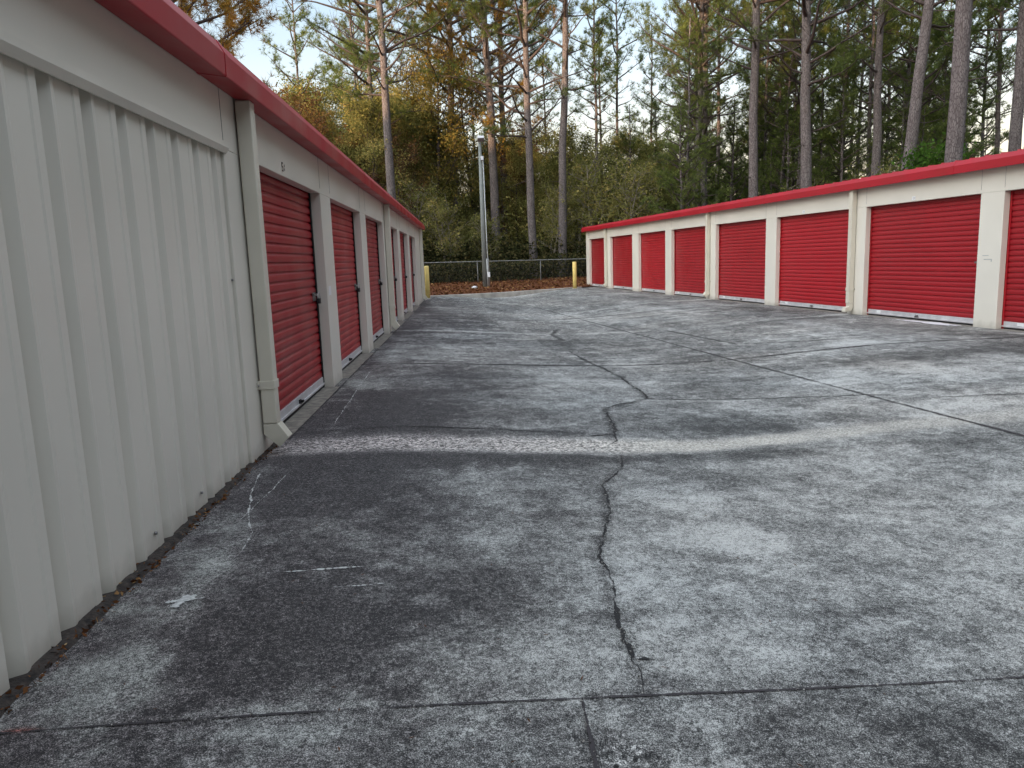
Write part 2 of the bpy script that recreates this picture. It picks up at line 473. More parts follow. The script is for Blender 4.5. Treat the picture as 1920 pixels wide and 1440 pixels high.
    m += 0.25 * D(0.2, 4.6, 0.35, 0.35, seed=34)
    m += 0.22 * D(0.55, 2.5, 0.6, 0.3, seed=35)
    m += 0.28 * D(0.1, 3.65, 0.10, 0.22, seed=36)
    m += 0.45 * D(-0.02, 5.08, 0.09, 0.06, seed=37)
    m += 0.30 * D(4.6, 8.0, 0.9, 0.75, seed=38)
    m += 0.25 * D(2.9, 6.8, 0.7, 0.3, seed=39)
    m += 0.40 * D(5.5, 10.5, 0.35, 0.30, seed=40)
    m += 0.30 * D(-1.1, 8.6, 0.25, 0.5, seed=41)
    m += 0.22 * D(0.9, 8.6, 0.9, 0.3, seed=42)
    m += 0.20 * D(4.6, 6.4, 0.6, 0.4, seed=43)
    m += 0.22 * D(1.0, 3.4, 0.5, 0.8, seed=45)
    # short pale and dark scuffs where the surface has scaled
    sc = fbm(X * 1.1, Y * 3.2, 2.6, 5, 51, 0.7)
    m += 0.55 * sstep(0.60, 0.70, sc) * sstep(6, 8, Y) * sstep(0.42, 0.6, fbm(X, Y, 0.8, 3, 52))
    sc2 = fbm(X * 1.1, Y * 3.0, 2.4, 5, 53, 0.7)
    m -= 0.22 * sstep(0.58, 0.70, sc2) * sstep(0.40, 0.6, fbm(X, Y, 0.7, 3, 54))
    cr1 = [(0.52, 2.22), (0.53, 2.5), (0.53, 2.88), (0.57, 3.39), (0.64, 3.68), (0.74, 4.02), (0.79, 4.53), (0.99, 4.91), (1.07, 5.27)]
    cr2 = [(1.08, 5.62), (1.14, 5.96), (1.22, 6.48), (1.26, 7.03), (1.82, 7.59), (1.86, 8.37), (1.84, 9.18), (1.64, 10.93)]
    for c_, w_ in ((cr1, 0.035), (cr2, 0.04), ([(-1.3, 6.08), (-0.55, 6.2), (0.2, 6.11), (1.14, 5.96)], 0.04)):
        d, p = seg_dist(X, Y, c_)
        d = d + 0.03 * (fbm(X, Y, 8, 4, 66) - 0.5)
        m -= 0.38 * np.exp(-(d / w_) ** 2)
    # damp dirt held along the saw-cut joints
    for c_, w0 in (([(1.95, 24.6), (2.89, 16.2), (3.27, 12.8), (3.58, 10.02), (3.81, 8.0), (4.0, 6.3), (4.11, 5.4), (4.27, 3.9), (4.54, 1.5)], 0.022),
                   ([(-1.45, 10.12), (1.2, 10.12), (3.75, 10.06), (6.1, 10.1), (8.1, 10.15)], 0.035), ([(-1.45, 18.3), (1.9, 18.25), (7.1, 18.2)], 0.07),
                   ([(3.74, 14.06), (4.14, 11.45), (4.98, 11.06), (5.43, 10.97)], 0.03), ([(1.82, 7.59), (2.42, 7.44), (3.3, 7.3), (3.89, 7.17)], 0.02), ([(1.7, 13.5), (1.62, 14.6), (1.9, 15.8)], 0.04)):
        d, p = seg_dist(X, Y, c_)
        d = d + 0.012 * (fbm(X, Y, 6, 4, 68) - 0.5)
        m -= 0.75 * np.exp(-(d / w0) ** 2)
        m += 0.14 * np.exp(-((d - 2.2 * w0) / w0) ** 2)
    # long scrapes and drips
    rsx = np.random.RandomState(12)
    for _ in range(46):
        x_, y_ = rsx.uniform(-1.2, 6), 1.8 + 12 * rsx.rand() ** 1.5
        an = rsx.choice([0.05, 1.3, -0.5]) + rsx.randn() * 0.25; ln_ = rsx.uniform(0.08, 0.5) * (0.6 + y_ / 8)
        d, p = seg_dist(X, Y, [(x_, y_), (x_ + ln_ * cos(an) * 0.5, y_ + ln_ * sin(an) * 0.5 + 0.01), (x_ + ln_ * cos(an + 0.2), y_ + ln_ * sin(an + 0.2))])
        m += rsx.choice([0.5, 0.35, -0.3]) * np.exp(-(d / (0.004 + 0.0022 * y_)) ** 2) * sstep(0.35, 0.6, fbm(X, Y, 7, 3, 67))
    # tyre arcs
    for (ax, ay, r, w) in ((-0.9, 6.7, 0.75, 0.03), (-0.9, 6.7, 0.90, 0.025), (0.1, 7.4, 1.3, 0.03), (0.0, 5.1, 0.33, 0.02), (3.4, 7.7, 1.6, 0.05)):
        rr = np.hypot(X - ax, Y - ay)
        m += 0.30 * np.exp(-((rr - r) / w) ** 2) * sstep(0.45, 0.65, fbm(X, Y, 2.2, 4, 60))
    # pale overflow streaks below every downspout
    for pts, w, a in (([(-1.45, 15.1), (0.24, 15.0), (2.5, 14.6), (3.4, 14.4)], 0.14, 0.55),
                      ([(6.9, 21.4), (5.2, 20.9), (3.5, 20.2), (2.2, 19.6)], 0.22, 0.42),
                      ([(7.65, 14.9), (6.2, 14.5), (4.8, 14.0), (3.5, 13.6)], 0.15, 0.40),
                      ([(7.2, 19.0), (5.6, 18.0), (4.0, 17.2)], 0.10, 0.25),
                      ([(-1.2, 19.6), (0.4, 19.4), (1.4, 19.5)], 0.08, 0.45),
                      ([(-1.0, 22.4), (0.4, 22.6), (2.5, 22.0)], 0.09, 0.40)):
        d, p = seg_dist(X, Y, pts)
        m += a * (1 - sstep(0.5, 1.4, d / w)) * (0.5 + fbm(X, Y, 2.0, 4, 61)) * (1 - 0.4 * p)
        m -= 0.3 * np.exp(-((seg_dist(X, Y, [(q[0], q[1] - 0.32) for q in pts])[0]) / 0.16) ** 2) * (1 - p)
    # lighter slab edge beyond the near joint, and the kerb apron
    m += 0.22 * np.exp(-((Y - (2.17 + 0.035 * X) - 0.03) / 0.025) ** 2) * sstep(0.35, 0.55, fbm(X, Y, 3, 4, 62))
    m += 0.35 * sstep(27.5, 29.5, Y - 0.35 * (X + 1.5)) * (1 - sstep(2, 4, X))
    m = np.clip(m, -0.1, 1.2)
    tint = fbm(X, Y, 0.8, 3, 70)
    warm = np.interp(X, [-1.5, 0.3, 2], [1, 0.3, 0]) * (1 - np.clip(m * 1.6, 0, 1))
    R = 1.01 + 0.11 * warm + 0.07 * (tint - 0.5)
    G = 1.0 - 0.03 * warm
    B = 0.935 + 0.04 * warm - 0.05 * (tint - 0.5)
    # washed-out drain line: cream exposed aggregate
    k = np.clip(bmask * bstr * (0.45 + 1.1 * fbm(X, Y, 4.2, 6, 63, 0.7)), 0, 1)
    pinkish = np.interp(X, [-1.5, 0.3, 1.5], [1, 0.5, 0])
    m = m * (1 - k) + k * (1.12 - 0.34 * pinkish)
    R = R * (1 - k) + k * (1.04); G = G * (1 - k) + k * (0.98 - 0.06 * pinkish); B = B * (1 - k) + k * (0.86 + 0.02 * pinkish)
    agg = k * np.interp(X, [-1.5, 1.0, 1.5, 4], [1, 0.85, 0.30, 0.15])
    # red clay filling at the near left corner and spalled hole by the joint
    r = 0.7 * D(-1.37, 2.125, 0.06, 0.014, seed=64, jit=0.3)
    m = m * (1 - r) + r * 0.35; G = G * (1 - r) + r * 0.3; B = B * (1 - r) + r * 0.2; R = R + r * 0.3
    agg = np.clip(agg + D(0.40, 1.86, 0.09, 0.11, seed=65, jit=0.4), 0, 1)
    Z = Z - 0.02 * D(0.40, 1.86, 0.08, 0.10, seed=65, jit=0.4)
    n_r, n_c = X.shape
    V = np.stack([X, Y, Z], -1).reshape(-1, 3)
    idx = np.arange(n_r * n_c).reshape(n_r, n_c)
    F = np.stack([idx[:-1, :-1], idx[:-1, 1:], idx[1:, 1:], idx[1:, :-1]], -1).reshape(-1, 4)
    m_, n, l, b = mat_new('weathered_concrete')
    me = np_mesh('concrete_yard', V, F, m_, smooth=True, link=False)
    c = np.stack([R, G, B, agg], -1).reshape(-1, 4).astype(np.float32)
    a = me.attributes.new('paint', 'FLOAT_COLOR', 'POINT'); a.data.foreach_set('color', c.ravel())
    a = me.attributes.new('tone', 'FLOAT', 'POINT'); a.data.foreach_set('value', m.ravel().astype(np.float32))
    o = bpy.data.objects.new('concrete_yard', me); col.objects.link(o)
    tag(o, kind='structure')
    at = n.new('ShaderNodeAttribute'); at.attribute_name = 'paint'
    geo = n.new('ShaderNodeNewGeometry'); P = geo.outputs['Position']

    def noise(s, d=4, r=0.6):
        t = n.new('ShaderNodeTexNoise'); t.inputs['Scale'].default_value = s; t.inputs['Detail'].default_value = d
        t.inputs['Roughness'].default_value = r; l.new(P, t.inputs['Vector']); return t.outputs[0]

    def rng(src, a, b_, c_, d_):
        t = n.new('ShaderNodeMapRange'); t.inputs[1].default_value = a; t.inputs[2].default_value = b_
        t.inputs[3].default_value = c_; t.inputs[4].default_value = d_; l.new(src, t.inputs[0]); return t.outputs[0]

    def mul(a_, b_):
        t = n.new('ShaderNodeMath'); t.operation = 'MULTIPLY'; l.new(a_, t.inputs[0]); l.new(b_, t.inputs[1]); return t.outputs[0]
    n1 = noise(230, 2, 0.8); n2 = noise(55, 6, 0.75); n3 = noise(9, 7, 0.7)
    tn = n.new('ShaderNodeAttribute'); tn.attribute_name = 'tone'

    def madd(a_, f, c_):
        t = n.new('ShaderNodeMath'); t.operation = 'MULTIPLY_ADD'; l.new(a_, t.inputs[0]); t.inputs[1].default_value = f
        if isinstance(c_, float): t.inputs[2].default_value = c_
        else: l.new(c_, t.inputs[2])
        return t.outputs[0]
    v_ = madd(tn.outputs['Fac'], 0.62, 0.19); v_ = madd(n1, 2.9, v_); v_ = madd(n2, 2.0, v_); v_ = madd(n3, 0.5, v_); v_ = madd(v_, 1.0, -2.65)
    crp = n.new('ShaderNodeValToRGB'); e = crp.color_ramp.elements
    e[0].position = 0.0; e[0].color = (0.013, 0.013, 0.014, 1); e[1].position = 1.0; e[1].color = (0.50, 0.50, 0.50, 1)
    for p_, c_ in ((0.25, 0.040), (0.5, 0.122), (0.75, 0.245)):
        k_ = e.new(p_); k_.color = (c_, c_, c_, 1)
    l.new(v_, crp.inputs[0])
    sc_ = n.new('ShaderNodeVectorMath'); sc_.operation = 'MULTIPLY'
    l.new(at.outputs['Color'], sc_.inputs[0]); l.new(crp.outputs[0], sc_.inputs[1])
    vo = n.new('ShaderNodeTexVoronoi'); vo.inputs['Scale'].default_value = 62; l.new(P, vo.inputs['Vector'])
    sep = n.new('ShaderNodeSeparateColor'); l.new(vo.outputs['Color'], sep.inputs[0])
    ar = rng(sep.outputs[0], 0.1, 1.0, 0.18, 2.2)
    sc2_ = n.new('ShaderNodeVectorMath'); sc2_.operation = 'SCALE'
    l.new(sc_.outputs[0], sc2_.inputs[0]); l.new(ar, sc2_.inputs['Scale'])
    mx = n.new('ShaderNodeMix'); mx.data_type = 'RGBA'
    l.new(at.outputs['Alpha'], mx.inputs[0]); l.new(sc_.outputs[0], mx.inputs[6]); l.new(sc2_.outputs[0], mx.inputs[7])
    l.new(mx.outputs[2], b.inputs['Base Color'])
    b.inputs['Roughness'].default_value = 0.88
    b.inputs['Specular IOR Level'].default_value = 0.35
    bp = n.new('ShaderNodeBump'); bp.inputs['Strength'].default_value = 0.55; bp.inputs['Distance'].default_value = 0.004
    h = n.new('ShaderNodeMath'); h.operation = 'ADD'; l.new(n1, h.inputs[0]); l.new(n2, h.inputs[1])
    h2 = n.new('ShaderNodeMath'); h2.operation = 'MULTIPLY_ADD'
    l.new(vo.outputs['Distance'], h2.inputs[0]); l.new(at.outputs['Alpha'], h2.inputs[1]); l.new(h.outputs[0], h2.inputs[2])
    l.new(h2.outputs[0], bp.inputs['Height']); l.new(bp.outputs[0], b.inputs['Normal'])
    return o


build_yard()


def strip(name, pts, width, mat, lift=0.004, step=0.02, jag=0.4, wander=0.0, seed=0, taper=True, skip=0.0):
    """thin ribbon lying on the yard along a polyline, with an irregular outline"""
    rs = np.random.RandomState(seed)
    P = []
    for (ax, ay), (bx, by) in zip(pts[:-1], pts[1:]):
        L = math.hypot(bx - ax, by - ay); k = max(2, int(L / (step * max(1.0, ay / 4))))
        for i in range(k): P.append((ax + (bx - ax) * i / k, ay + (by - ay) * i / k))
    P.append(pts[-1]); P = np.array(P); n = len(P)
    T = np.gradient(P, axis=0); T /= np.linalg.norm(T, axis=1)[:, None] + 1e-9
    N = np.stack([-T[:, 1], T[:, 0]], 1)
    if wander:
        w = np.cumsum(rs.randn(n)); w -= np.linspace(w[0], w[-1], n)
        w2 = np.convolve(rs.randn(n + 2), [0.25, 0.5, 0.25], 'valid')
        P = P + N * ((w / (np.abs(w).max() + 1e-6)) * wander + w2 * wander * 0.22)[:, None]
    wd = width * (1 + jag * (0.5 * rs.randn(n) + 1.1 * np.convolve(rs.randn(n + 6), np.ones(7) / 2.6, 'valid'))).clip(0.15, 2.0)
    if taper: wd *= np.interp(np.arange(n), [0, n * 0.08, n * 0.92, n - 1], [0.2, 1, 1, 0.2])
    wd = np.where(rs.rand(n) < skip, 0.0005, wd)
    A = P + N * wd[:, None] / 2; B = P - N * wd[:, None] / 2
    V = []
    for q in (A, B): V.append(np.column_stack([q, gz(q[:, 0], q[:, 1]) + 0.012 * (fbm(q[:, 0], q[:, 1], 0.5, 3, 9) - 0.5) + lift]))
    V = np.vstack(V); i = np.arange(n - 1)
    F = np.stack([i, i + 1, n + i + 1, n + i], 1)
    return tag(np_mesh(name, V, F, mat), kind='structure')


strip('slab_joint', [(-1.42, 2.11), (-1.17, 2.12), (-0.52, 2.15), (0.31, 2.19), (1.04, 2.23), (1.84, 2.27), (3.5, 2.36), (9, 2.66)], 0.009, M_joint, seed=1, jag=0.35, wander=0.004, taper=False)
strip('slab_joint', [(0.31, 2.19), (0.30, 1.86), (0.24, 0.5), (0.1, -2)], 0.012, M_joint, seed=2, jag=0.3, wander=0.003, taper=False, lift=0.006)
strip('concrete_crack', [(0.52, 2.22), (0.53, 2.33), (0.52, 2.43), (0.53, 2.5), (0.52, 2.59), (0.53, 2.69), (0.53, 2.88), (0.56, 3.0), (0.57, 3.2), (0.57, 3.39), (0.64, 3.68), (0.74, 4.02), (0.79, 4.42), (0.79, 4.53), (0.99, 4.91), (1.07, 5.27)], 0.011, M_crack, seed=3, jag=0.6, wander=0.022, step=0.014)
strip('concrete_crack', [(1.08, 5.62), (1.12, 5.75), (1.14, 5.96), (1.2, 6.16), (1.22, 6.48), (1.26, 7.03), (1.55, 7.33), (1.82, 7.59), (1.88, 8.01), (1.86, 8.37), (1.84, 9.18), (1.77, 9.91), (1.64, 10.93), (1.56, 12.11)], 0.016, M_crack, seed=4, jag=0.6, wander=0.03, step=0.014)
strip('concrete_crack', [(0.52, 2.42), (0.57, 2.43), (0.60, 2.42)], 0.018, M_crack, seed=5, jag=0.5)
strip('concrete_crack', [(1.82, 7.59), (2.42, 7.44), (3.3, 7.3), (3.89, 7.17), (4.15, 6.98)], 0.010, M_crack, seed=6, jag=0.6, wander=0.03)
strip('concrete_crack', [(4.03, 6.67), (4.39, 6.75), (5.07, 6.55), (6.2, 6.5)], 0.010, M_crack, seed=7, jag=0.6, wander=0.03)
strip('concrete_crack', [(-1.3, 6.08), (-1.0, 6.12), (-0.81, 6.15), (-0.55, 6.2), (0.2, 6.11), (0.71, 6.0), (0.92, 5.89), (1.14, 5.96)], 0.014, M_crack, seed=8, jag=0.7, wander=0.02)
strip('slab_joint', [(1.95, 24.6), (2.89, 16.2), (3.27, 12.8), (3.58, 10.02), (3.81, 8.0), (4.0, 6.3), (4.11, 5.4), (4.27, 3.9), (4.54, 1.5)], 0.013, M_joint, seed=9, jag=0.4, wander=0.004, taper=False)
strip('slab_joint', [(-1.45, 10.12), (1.2, 10.12), (3.75, 10.06), (6.1, 10.1), (8.1, 10.15)], 0.024, M_joint, seed=10, jag=0.5, wander=0.004, taper=False, lift=0.006)
strip('slab_joint', [(-1.45, 18.3), (1.9, 18.25), (7.1, 18.2)], 0.03, M_joint, seed=11, jag=0.5, wander=0.004, taper=False, lift=0.006)
strip('slab_joint', [(-1.42, 5.8), (-1.42, 12), (-1.42, 26.5)], 0.012, M_joint, seed=12, jag=0.5, wander=0.006, taper=False, lift=0.007)
strip('concrete_crack', [(3.74, 14.06), (4.14, 11.45), (4.98, 11.06), (5.43, 10.97)], 0.010, M_crack, seed=13, jag=0.6, wander=0.02)
strip('concrete_crack', [(1.7, 13.5), (1.62, 14.6), (1.9, 15.8), (1.7, 17.5), (1.5, 19.5)], 0.014, M_crack, seed=14, jag=0.6, wander=0.08)
strip('concrete_crack', [(2.2, 21.2), (2.6, 22.0), (2.4, 23.0), (3.0, 23.8)], 0.02, M_crack, seed=15, jag=0.6, wander=0.1)
strip('efflorescence_line', [(-1.39, 4.91), (-1.33, 4.49), (-1.24, 4.08), (-1.13, 3.74), (-1.11, 3.49)], 0.007, M_scuff, seed=16, jag=0.9, wander=0.012, step=0.01)
strip('efflorescence_line', [(-1.16, 6.35), (-1.19, 7.2), (-1.22, 8.4), (-1.24, 9.6)], 0.006, M_scuff, seed=17, jag=0.9, wander=0.01, step=0.01, skip=0.3)
strip('efflorescence_line', [(-1.25, 3.9), (-1.22, 4.4), (-1.2, 4.9)], 0.004, M_scuff, seed=18, jag=1.0, wander=0.006, step=0.008, skip=0.4)
strip('scratch', [(-0.93, 3.22), (-0.72, 3.24), (-0.48, 3.27)], 0.010, M_scuff, seed=19, jag=0.9, step=0.008, wander=0.004, skip=0.2)
strip('scratch', [(-0.62, 3.05), (-0.5, 3.06), (-0.40, 3.08)], 0.006, M_scuff, seed=20, jag=0.9, step=0.008, skip=0.2)
rsk = np.random.RandomState(77)
_C = []
for pts_, n_k in (([(0.52, 2.22), (0.53, 2.5), (0.53, 2.88), (0.57, 3.39), (0.64, 3.68), (0.74, 4.02), (0.79, 4.53), (0.99, 4.91), (1.07, 5.27)], 420),
                  ([(1.14, 5.96), (1.22, 6.48), (1.26, 7.03), (1.82, 7.59), (1.86, 8.37)], 220), ([(-1.2, 2.12), (0.31, 2.19), (1.84, 2.27)], 260), ([(0.31, 2.19), (0.3, 1.86)], 60)):
    for _ in range(n_k):
        i_ = rsk.randint(len(pts_) - 1); t_ = rsk.rand()
        x_ = pts_[i_][0] * (1 - t_) + pts_[i_ + 1][0] * t_ + rsk.randn() * 0.016; y_ = pts_[i_][1] * (1 - t_) + pts_[i_ + 1][1] * t_ + rsk.randn() * 0.016
        _C.append((x_, y_, gzf(x_, y_) + 0.007))
CRUMBS = np.array(_C)
# chalky white cross and spots near the left wall
for sd, a, b in ((21, (-1.265, 2.955), (-1.12, 2.985)), (22, (-1.20, 3.02), (-1.205, 2.90)), (23, (-1.225, 2.905), (-1.165, 3.015))):
    strip('white_mark', [a, ((a[0] + b[0]) / 2, (a[1] + b[1]) / 2 + 0.004), b], 0.018, M_scuff, seed=sd, jag=0.7, step=0.006, lift=0.004 + sd * 0.0003 - 0.006)

# ---------------------------------------------------------------- earth, mulch bed, kerb
def sheet(name, x0, x1, y0, y1, nx, ny, zf, mat, hole=None):
    X, Y = np.meshgrid(np.linspace(x0, x1, nx), np.linspace(y0, y1, ny))
    Z = zf(X, Y)
    V = np.stack([X, Y, Z], -1).reshape(-1, 3); i = np.arange(nx * ny).reshape(ny, nx)
    F = np.stack([i[:-1, :-1], i[:-1, 1:], i[1:, 1:], i[1:, :-1]], -1).reshape(-1, 4)
    return tag(np_mesh(name, V, F, mat, smooth=True), kind='structure')


def mulch_mat(name, c1, c2, c3):
    m, n, l, b = mat_new(name)
    geo = n.new('ShaderNodeNewGeometry')
    t = n.new('ShaderNodeTexNoise'); t.inputs['Scale'].default_value = 7; t.inputs['Detail'].default_value = 9; t.inputs['Roughness'].default_value = 0.75
    l.new(geo.outputs['Position'], t.inputs['Vector'])
    cr = n.new('ShaderNodeValToRGB'); e = cr.color_ramp.elements
    e[0].position = 0.35; e[0].color = (*c1, 1); e[1].position = 0.68; e[1].color = (*c3, 1)
    k = e.new(0.5); k.color = (*c2, 1)
    l.new(t.outputs[0], cr.inputs[0]); l.new(cr.outputs[0], b.inputs['Base Color']); b.inputs['Roughness'].default_value = 1
    b.inputs['Specular IOR Level'].default_value = 0.1
    bp = n.new('ShaderNodeBump'); bp.inputs['Strength'].default_value = 1; bp.inputs['Distance'].default_value = 0.05
    l.new(t.outputs[0], bp.inputs['Height']); l.new(bp.outputs[0], b.inputs['Normal'])
    return m


M_mulch = mulch_mat('pine_straw', (0.045, 0.018, 0.010), (0.13, 0.048, 0.024), (0.24, 0.11, 0.05))
M_forest = mulch_mat('forest_floor', (0.02, 0.014, 0.008), (0.05, 0.034, 0.018), (0.09, 0.06, 0.03))
kx = [-30, -1.6, 0.5, 1.9, 3.5, 5.3, 7, 40]
ky = [27.0, 29.5, 29.9, 30.6, 31.7, 33.1, 34.5, 52.0]


def ground_z(X, Y):
    k = np.interp(X, kx, ky)
    t = Y - k
    z = 0.02 + 0.16 * sstep(0, 12, t) + 0.04 * (fbm(X, Y, 0.7, 3, 80) - 0.5)
    z = z + 0.10 * sstep(3, 6, X) * sstep(0, 6, t)
    return z


# forest floor everywhere, as one sheet to the horizon, lower than the yard inside it
X, Y = np.meshgrid(np.concatenate([[-900, -300, -120], np.linspace(-60, 80, 141), [150, 400, 1000]]),
                   np.concatenate([[-600, -200, -80], np.linspace(-40, 120, 161), [200, 500, 1500]]))
inside = (Y < np.interp(X, kx, ky) + 0.2)
Z = np.where(inside, -0.40, ground_z(X, Y) - 0.03)
V = np.stack([X, Y, Z], -1).reshape(-1, 3); ii = np.arange(X.size).reshape(X.shape)
F = np.stack([ii[:-1, :-1], ii[:-1, 1:], ii[1:, 1:], ii[1:, :-1]], -1).reshape(-1, 4)
tag(np_mesh('ground', V, F, M_forest, smooth=True), kind='structure')
# pine straw bed between the kerb and the woods
ny, nx = 60, 200
xs = np.linspace(-14, 14, nx); tt = np.linspace(0, 1, ny)
X = np.repeat(xs[None], ny, 0); K = np.interp(X, kx, ky) + 0.12
Y = K + (46.0 - K) * tt[:, None]
Z = ground_z(X, Y) + 0.03 * (fbm(X, Y, 2.5, 4, 81) - 0.4)
V = np.stack([X, Y, Z], -1).reshape(-1, 3); ii = np.arange(X.size).reshape(X.shape)
F = np.stack([ii[:-1, :-1], ii[:-1, 1:], ii[1:, 1:], ii[1:, :-1]], -1).reshape(-1, 4)
tag(np_mesh('mulch_bed', V, F, M_mulch, smooth=True), kind='structure')
mb = MB()
P = [(-5, 29.3), (-1.6, 29.5), (0.5, 29.9), (1.9, 30.6), (3.5, 31.7), (5.0, 32.85)]
for (ax, ay), (bx, by) in zip(P[:-1], P[1:]):
    k = 8
    for i in range(k):
        q = [(ax + (bx - ax) * j / k, ay + (by - ay) * j / k) for j in (i, i + 1)]
        zz = [max(0.03, 0.03) for _ in q]
        b0 = len(mb.v)
        for (x, y), z in zip(q, zz):
            mb.v += [(x, y, -0.3), (x, y, z), (x + 0.02, y + 0.03, z + 0.012), (x - 0.03, y + 0.17, z + 0.012), (x - 0.03, y + 0.18, -0.3)]
        for j in range(4):
            mb.f.append((b0 + j, b0 + 5 + j, b0 + 6 + j, b0 + 1 + j)); mb.sm.append(False)
tag(mb.build('curb', M_curb), kind='structure')


# ---------------------------------------------------------------- storage buildings
class Frame:
    """local wall frame: u runs along the row away from the camera, v points into the yard"""
    def __init__(s, org, u, v): s.o, s.u, s.v = Vector(org), Vector(u), Vector(v)
    def P(s, u, v, z): return s.o + s.u * u + s.v * v + Vector((0, 0, z))


FL = Frame((-1.5, 0, 0), (0, 1, 0), (1, 0, 0))
FR = Frame(RN * ROFF, RD, -RN)


def fbox(mb, fr, u0, u1, v0, v1, z0, z1):
    b = len(mb.v)
    for z in (z0, z1):
        for u, v in ((u0, v0), (u1, v0), (u1, v1), (u0, v1)): mb.v.append(tuple(fr.P(u, v, z)))
    for q in ((0, 3, 2, 1), (4, 5, 6, 7), (0, 1, 5, 4), (1, 2, 6, 5), (2, 3, 7, 6), (3, 0, 4, 7)):
        mb.f.append(tuple(b + i for i in q)); mb.sm.append(False)


REC = 0.105
HEAD = 2.08
EAVE = 2.475


def facade(fr, root, openings, u0, u1, depth):
    mb = MB()
    fbox(mb, fr, u0, u1, -REC, 0, HEAD, EAVE)
    e = [u0] + [x for o in openings for x in o] + [u1]
    for i in range(0, len(e), 2):
        if e[i + 1] - e[i] > 0.01: fbox(mb, fr, e[i], e[i + 1], -REC, 0, -0.05, HEAD)
    # folded returns where trim sheets lap, 2 mm proud
    o = mb.build('wall', M_wall, root, bevel=0.006)
    for i in range(1, len(e) - 1):
        mb = MB()
        s_ = 1 if i % 2 else -1
        fbox(mb, fr, e[i] - 0.002 - 0.001 * s_, e[i] + 0.002 - 0.001 * s_, 0.0005, 0.0025, HEAD + 0.05, EAVE)
        mb.build('trim_seam', M_steel, root)
    # end walls, back wall
    for q0, q1 in ((u1 - 0.08, u1 - 0.001), (u0 + 0.001, u0 + 0.08)):
        mb = MB(); fbox(mb, fr, q0, q1, -depth, -REC, -0.3, EAVE); mb.build('end_wall', M_wall, root)
    mb = MB(); fbox(mb, fr, u0 + 0.08, u1 - 0.08, -depth, -depth + 0.08, -0.3, EAVE); mb.build('back_wall', M_wall, root)
    # black sheet standing in for the dark inside behind the curtain edges
    mb = MB()
    fbox(mb, fr, u0 + 0.09, u1 - 0.09, -REC - 0.25, -REC - 0.2, 0, EAVE - 0.05)
    mb.build('dark_interior_sheet', M_black, root)


def gutter(fr, root, u0, u1, depth, joints):
    prof = [(0.004, EAVE - 0.03), (0.165, EAVE - 0.055), (0.17, EAVE - 0.05), (0.172, EAVE + 0.072), (0.13, EAVE + 0.145), (0.105, EAVE + 0.145), (0.004, EAVE + 0.06)]
    mb = MB()
    mb.extrude(prof, u0, u1, lambda v, z, u: fr.P(u, v, z))
    g = mb.build('gutter', M_gutter, root, bevel=0.003)
    for j in joints:
        mb = MB()
        pr = [(v + (0.003 if v > 0.1 else 0), z + (0.003 if z > EAVE + 0.05 else -0.003 if z < EAVE else 0)) for v, z in prof]
        mb.extrude(pr, j, j + 0.05, lambda v, z, u: fr.P(u, v, z))
        mb.build('joint_sleeve', M_gutter, g)
    mb = MB()
    th = 0.02; rise = 0.02
    mb.extrude([(0.10, EAVE + 0.115), (0.10, EAVE + 0.135), (-depth, EAVE + 0.135 + depth * rise), (-depth, EAVE + 0.115 + depth * rise)], u0 + 0.02, u1 - 0.02,
               lambda v, z, u: fr.P(u, v, z))
    u = u0 + 0.2
    while u < u1 - 0.1:       # standing ribs of the roof sheet
        mb.extrude([(0.10, EAVE + 0.135), (0.10, EAVE + 0.165), (-depth, EAVE + 0.165 + depth * rise), (-depth, EAVE + 0.135 + depth * rise)], u, u + 0.035,
                   lambda v, z, uu: fr.P(uu, v, z))
        u += 0.305
    mb.build('roof', M_roof, root)


